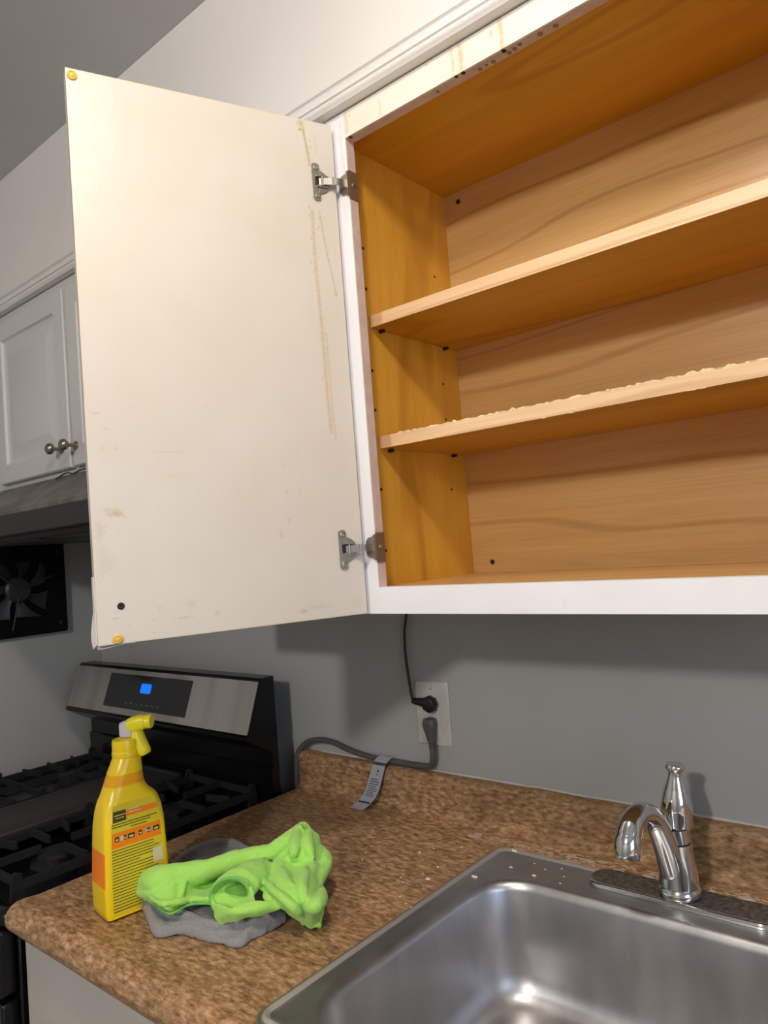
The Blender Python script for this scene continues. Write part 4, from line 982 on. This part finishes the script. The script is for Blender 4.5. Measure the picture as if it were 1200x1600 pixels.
funnel = [[(-0.12,-0.503,0.999),(-0.122,-0.507,0.987),(-0.131,-0.515,0.979),(-0.144,-0.523,0.976),(-0.157,-0.531,0.979),(-0.168,-0.535,0.987),(-0.174,-0.535,0.999),(-0.172,-0.53,1.011),(-0.164,-0.522,1.019),(-0.151,-0.514,1.022),(-0.137,-0.506,1.019),(-0.126,-0.502,1.011)],[(-0.133,-0.499,1.002),(-0.134,-0.503,0.992),(-0.142,-0.51,0.984),(-0.153,-0.518,0.981),(-0.166,-0.525,0.984),(-0.176,-0.528,0.992),(-0.181,-0.528,1.002),(-0.18,-0.524,1.012),(-0.173,-0.517,1.02),(-0.161,-0.509,1.023),(-0.148,-0.502,1.02),(-0.138,-0.499,1.012)],[(-0.132,-0.486,1.007),(-0.134,-0.49,0.998),(-0.14,-0.497,0.991),(-0.151,-0.504,0.988),(-0.162,-0.51,0.991),(-0.172,-0.513,0.998),(-0.176,-0.512,1.007),(-0.176,-0.508,1.016),(-0.169,-0.502,1.023),(-0.158,-0.494,1.026),(-0.147,-0.489,1.023),(-0.137,-0.486,1.016)],[(-0.143,-0.46,1.007),(-0.144,-0.464,0.999),(-0.15,-0.47,0.993),(-0.159,-0.477,0.99),(-0.17,-0.482,0.993),(-0.179,-0.485,0.999),(-0.184,-0.484,1.007),(-0.184,-0.48,1.015),(-0.178,-0.473,1.021),(-0.168,-0.467,1.023),(-0.157,-0.462,1.021),(-0.148,-0.459,1.015)],[(-0.161,-0.433,1.003),(-0.161,-0.436,0.997),(-0.165,-0.441,0.993),(-0.172,-0.446,0.991),(-0.18,-0.449,0.993),(-0.187,-0.451,0.997),(-0.191,-0.45,1.003),(-0.191,-0.446,1.009),(-0.187,-0.442,1.013),(-0.18,-0.437,1.015),(-0.172,-0.433,1.013),(-0.165,-0.432,1.009)]]
band = [[(-0.169,-0.533,0.992),(-0.131,-0.534,0.997),(-0.118,-0.514,0.997),(-0.099,-0.497,0.997),(-0.094,-0.469,0.992)],[(-0.164,-0.535,0.977),(-0.127,-0.535,0.989),(-0.108,-0.519,0.992),(-0.096,-0.501,0.992),(-0.089,-0.481,0.987)],[(-0.154,-0.532,0.967),(-0.129,-0.525,0.977),(-0.11,-0.512,0.982),(-0.099,-0.495,0.983),(-0.09,-0.484,0.983)]]
mass = [[(-0.188,-0.382,1.017),(-0.2,-0.349,1.029),(-0.19,-0.335,1.032),(-0.155,-0.346,1.025),(-0.149,-0.347,1.007)],[(-0.171,-0.421,1.002),(-0.149,-0.406,1.017),(-0.134,-0.401,1.021),(-0.126,-0.381,1.013),(-0.134,-0.344,0.992)],[(-0.17,-0.436,0.997),(-0.155,-0.42,1.013),(-0.135,-0.409,1.005),(-0.108,-0.398,1.007),(-0.123,-0.354,0.982)],[(-0.152,-0.46,0.992),(-0.137,-0.443,1.007),(-0.101,-0.451,1.003),(-0.083,-0.433,1.005),(-0.099,-0.396,0.987)],[(-0.114,-0.488,0.992),(-0.098,-0.472,1.002),(-0.07,-0.47,1.003),(-0.064,-0.445,0.997),(-0.075,-0.414,0.979)],[(-0.101,-0.48,0.987),(-0.07,-0.48,0.995),(-0.061,-0.466,0.989),(-0.041,-0.465,0.991),(-0.066,-0.425,0.973)],[(-0.089,-0.475,0.983),(-0.073,-0.469,0.975),(-0.069,-0.457,0.961),(-0.062,-0.448,0.959),(-0.062,-0.431,0.959)],[(-0.087,-0.471,0.977),(-0.071,-0.464,0.965),(-0.069,-0.453,0.954),(-0.06,-0.446,0.951),(-0.055,-0.441,0.95)]]
gray = [(-0.369,-0.529),(-0.302,-0.56),(-0.243,-0.584),(-0.213,-0.559),(-0.179,-0.554),(-0.117,-0.537),(-0.115,-0.514),(-0.111,-0.492),(-0.11,-0.457),(-0.137,-0.434),(-0.142,-0.393),(-0.183,-0.354),(-0.263,-0.341),(-0.376,-0.311),(-0.407,-0.339),(-0.424,-0.362),(-0.434,-0.386),(-0.422,-0.417),(-0.42,-0.432),(-0.401,-0.483)]
folds = [([(-0.178,-0.356,1.037),(-0.161,-0.38,1.033),(-0.14,-0.404,1.029),(-0.129,-0.418,1.023)],[0.0069,0.010349999999999998,0.0092,0.0046]),([(-0.15,-0.362,1.037),(-0.133,-0.383,1.031),(-0.12,-0.392,1.021),(-0.111,-0.394,1.013)],[0.00575,0.0092,0.0092,0.0046]),([(-0.141,-0.356,1.009),(-0.125,-0.36,1.003),(-0.111,-0.373,0.997),(-0.101,-0.392,0.993),(-0.082,-0.416,0.991)],[0.0069,0.0115,0.012649999999999998,0.010349999999999998,0.00575]),([(-0.15,-0.428,1.009),(-0.127,-0.444,1.007),(-0.096,-0.46,1.005),(-0.077,-0.462,1.003)],[0.0069,0.0092,0.00805,0.0046]),([(-0.104,-0.419,1.013),(-0.083,-0.441,1.011),(-0.064,-0.462,1.006),(-0.052,-0.472,0.996)],[0.0046,0.00805,0.00805,0.0046]),([(-0.053,-0.464,0.985),(-0.038,-0.465,0.993),(-0.047,-0.445,0.991),(-0.068,-0.422,0.989)],[0.0046,0.0092,0.010349999999999998,0.00575]),([(-0.142,-0.464,1.001),(-0.095,-0.484,1.005),(-0.064,-0.486,0.999),(-0.06,-0.476,0.981)],[0.0046,0.0069,0.0069,0.0046]),([(-0.27,-0.51,1.003),(-0.252,-0.525,0.997),(-0.244,-0.534,0.987),(-0.238,-0.542,0.981)],[0.00345,0.00575,0.0046,0.0023]),([(-0.185,-0.461,1.011),(-0.18,-0.478,1.011),(-0.172,-0.502,1.009),(-0.176,-0.515,1.003)],[0.00345,0.00575,0.00575,0.00345]),([(-0.276,-0.566,0.987),(-0.236,-0.571,0.991),(-0.226,-0.554,0.989),(-0.22,-0.531,0.985),(-0.189,-0.525,0.989)],[0.00345,0.0046,0.005174999999999999,0.0046,0.00345])]
hems = [[(-0.383,-0.535,0.983),(-0.361,-0.549,0.981),(-0.34,-0.56,0.977)],[(-0.334,-0.557,0.975),(-0.312,-0.555,0.973),(-0.261,-0.566,0.979),(-0.231,-0.564,0.975),(-0.224,-0.542,0.979),(-0.203,-0.534,0.984),(-0.183,-0.528,0.986)],[(-0.15,-0.525,0.974),(-0.159,-0.53,0.977),(-0.167,-0.534,0.983),(-0.172,-0.535,0.99),(-0.175,-0.535,0.999),(-0.174,-0.533,1.008),(-0.17,-0.529,1.015),(-0.163,-0.524,1.021),(-0.154,-0.518,1.024),(-0.144,-0.512,1.024),(-0.135,-0.507,1.021),(-0.127,-0.504,1.015)]]

def remeshed(name, bm, m, voxel, base, bumps, seed, iters=2, ridge=0.0):
    me = bpy.data.meshes.new(name+'_raw'); bmesh.ops.recalc_face_normals(bm, faces=bm.faces); bm.to_mesh(me); bm.free()
    t = bpy.data.objects.new('raw', me); COL.objects.link(t)
    r = t.modifiers.new('r', 'REMESH'); r.mode = 'VOXEL'; r.voxel_size = voxel
    s = t.modifiers.new('s', 'SMOOTH'); s.factor = 0.6; s.iterations = iters
    dg = bpy.context.evaluated_depsgraph_get(); ev = t.evaluated_get(dg); m2 = bpy.data.meshes.new_from_object(ev)
    bpy.data.objects.remove(t)
    off = Vector(base); m2.materials.clear(); m2.materials.append(m)
    N0 = [v.normal.copy() for v in m2.vertices]; P0 = [v.co.copy() for v in m2.vertices]
    for v, p, n in zip(m2.vertices, P0, N0):
        d = 0
        for amp, sc in bumps: d += amp*noise.noise(Vector((p.x*sc+seed, p.y*sc, p.z*sc)))
        if ridge: d -= ridge*max(0.0, 1-abs(noise.noise(Vector((p.x*22+seed, p.y*22, p.z*16))))*9)
        q = p+n*d
        if q.z < ZC+0.0006: q.z = ZC+0.0006
        v.co = q-off
    for p in m2.polygons: p.use_smooth = True
    o = bpy.data.objects.new(name, m2); o.location = off; COL.objects.link(o); return o
V3 = lambda r: [Vector(p) for p in r]
bm = new()
rp = catmull(roll, 8)
# the rolled edge: a hollow roll of cloth
add_tube(bm, rp, rollr, 20)
add_sheet(bm, grid_surface([V3(r) for r in flap], 8, 8), 0.006)
fr = [V3(r) for r in funnel]; m_ = len(fr[0])
G = []
for i in range(4):
    for t in (0, 0.33, 0.66):
        G.append([fr[i][j].lerp(fr[i+1][j], t) for j in range(m_)])
G.append(fr[4])
def closed_smooth(r, n=4):
    k = len(r); out = []
    for i in range(k):
        p0, p1, p2, p3 = r[i-1], r[i], r[(i+1) % k], r[(i+2) % k]
        for q in range(n):
            t = q/n; out.append(0.5*((2*p1)+(p2-p0)*t+(2*p0-5*p1+4*p2-p3)*t*t+(3*p1-p0-3*p2+p3)*t**3))
    return out
G = [closed_smooth(r) for r in G]
add_sheet(bm, G, 0.0055, closed=True)
add_sheet(bm, grid_surface([V3(r) for r in band], 8, 6), 0.006)
add_sheet(bm, grid_surface([V3(r) for r in mass], 8, 7), 0.008)
for pts, r in folds: add_tube(bm, catmull(pts, 8), r, 14)
gc = remeshed('cleaning_cloth', bm, M['green_cloth'], 0.0019, (-0.22, -0.46, ZC+0.004), ((0.0026, 42), (0.0008, 120)), 3.1, 1)
tag(gc, 'crumpled lime green microfibre cloth lying on top of the grey cloth', 'cloth')
# the grey cloth underneath: a low crumpled heap with a folded front edge
cx = sum(p[0] for p in gray)/len(gray); cy = sum(p[1] for p in gray)/len(gray)
og = closed_smooth([Vector((p[0], p[1], 0)) for p in gray], 5); K = len(og)
bm = new(); rings = []
prof = [(1.0, 0.0), (1.005, 0.006), (0.985, 0.013), (0.94, 0.0175), (0.88, 0.0165), (0.80, 0.013), (0.70, 0.016), (0.55, 0.020), (0.35, 0.022), (0.12, 0.022)]
for s, h in prof:
    ring = []
    for k, p in enumerate(og):
        a = 2*math.pi*k/K; x = cx+(p.x-cx)*s; y = cy+(p.y-cy)*s
        hh = h*(1+0.35*math.sin(3*a+1)*s+0.22*math.sin(7*a)*s)+(0.004*noise.noise(Vector((x*45, y*45, 2.0))) if h > 0 else 0)
        back = min(1.0, max(0.0, (y-cy)/0.08)); hh *= 1-0.45*back
        ring.append(Vector((x, y-0.012*back, ZC+0.0008+max(hh, 0))))
    rings.append(ring)
bridge(bm, rings, 0, True, True)
# two soft folds lying across the front
def fold(pts, r):
    add_tube(bm, catmull([(x, y, ZC+z) for x, y, z in pts], 8), r, 14)
e = lambda t, s, z: (cx+(og[int(t*K) % K].x-cx)*s, cy+(og[int(t*K) % K].y-cy)*s, z)
fold([e(0.00, .95, .016), e(0.06, .86, .018), e(0.14, .78, .017), e(0.20, .82, .014), e(0.26, .86, .013)], [0.004, 0.0065, 0.0065, 0.006, 0.003])
fold([e(0.10, .97, .010), e(0.17, .90, .014), e(0.22, .88, .017), e(0.30, .90, .016), e(0.38, .92, .012)], [0.003, 0.006, 0.007, 0.0065, 0.003])
fold([e(0.60, .95, .012), e(0.68, .92, .017), e(0.76, .93, .018), e(0.84, .93, .018), e(0.92, .94, .016)], [0.003, 0.0065, 0.007, 0.007, 0.003])
gr = remeshed('cleaning_cloth', bm, M['grey_cloth'], 0.0022, (cx, cy, ZC+0.0006), ((0.0026, 34), (0.0003, 130)), 9.3, 3, 0.0018)
tag(gr, 'crumpled dark grey ribbed cloth spread on the counter under the green one', 'cloth')

# stitched hems along the free edges of the green cloth
def hem(pts, r=0.0019):
    bm = new(); add_tube(bm, catmull(pts, 6), r, 8); obj('hem', bm, M['hem'], gc)
for h in hems: hem(h)
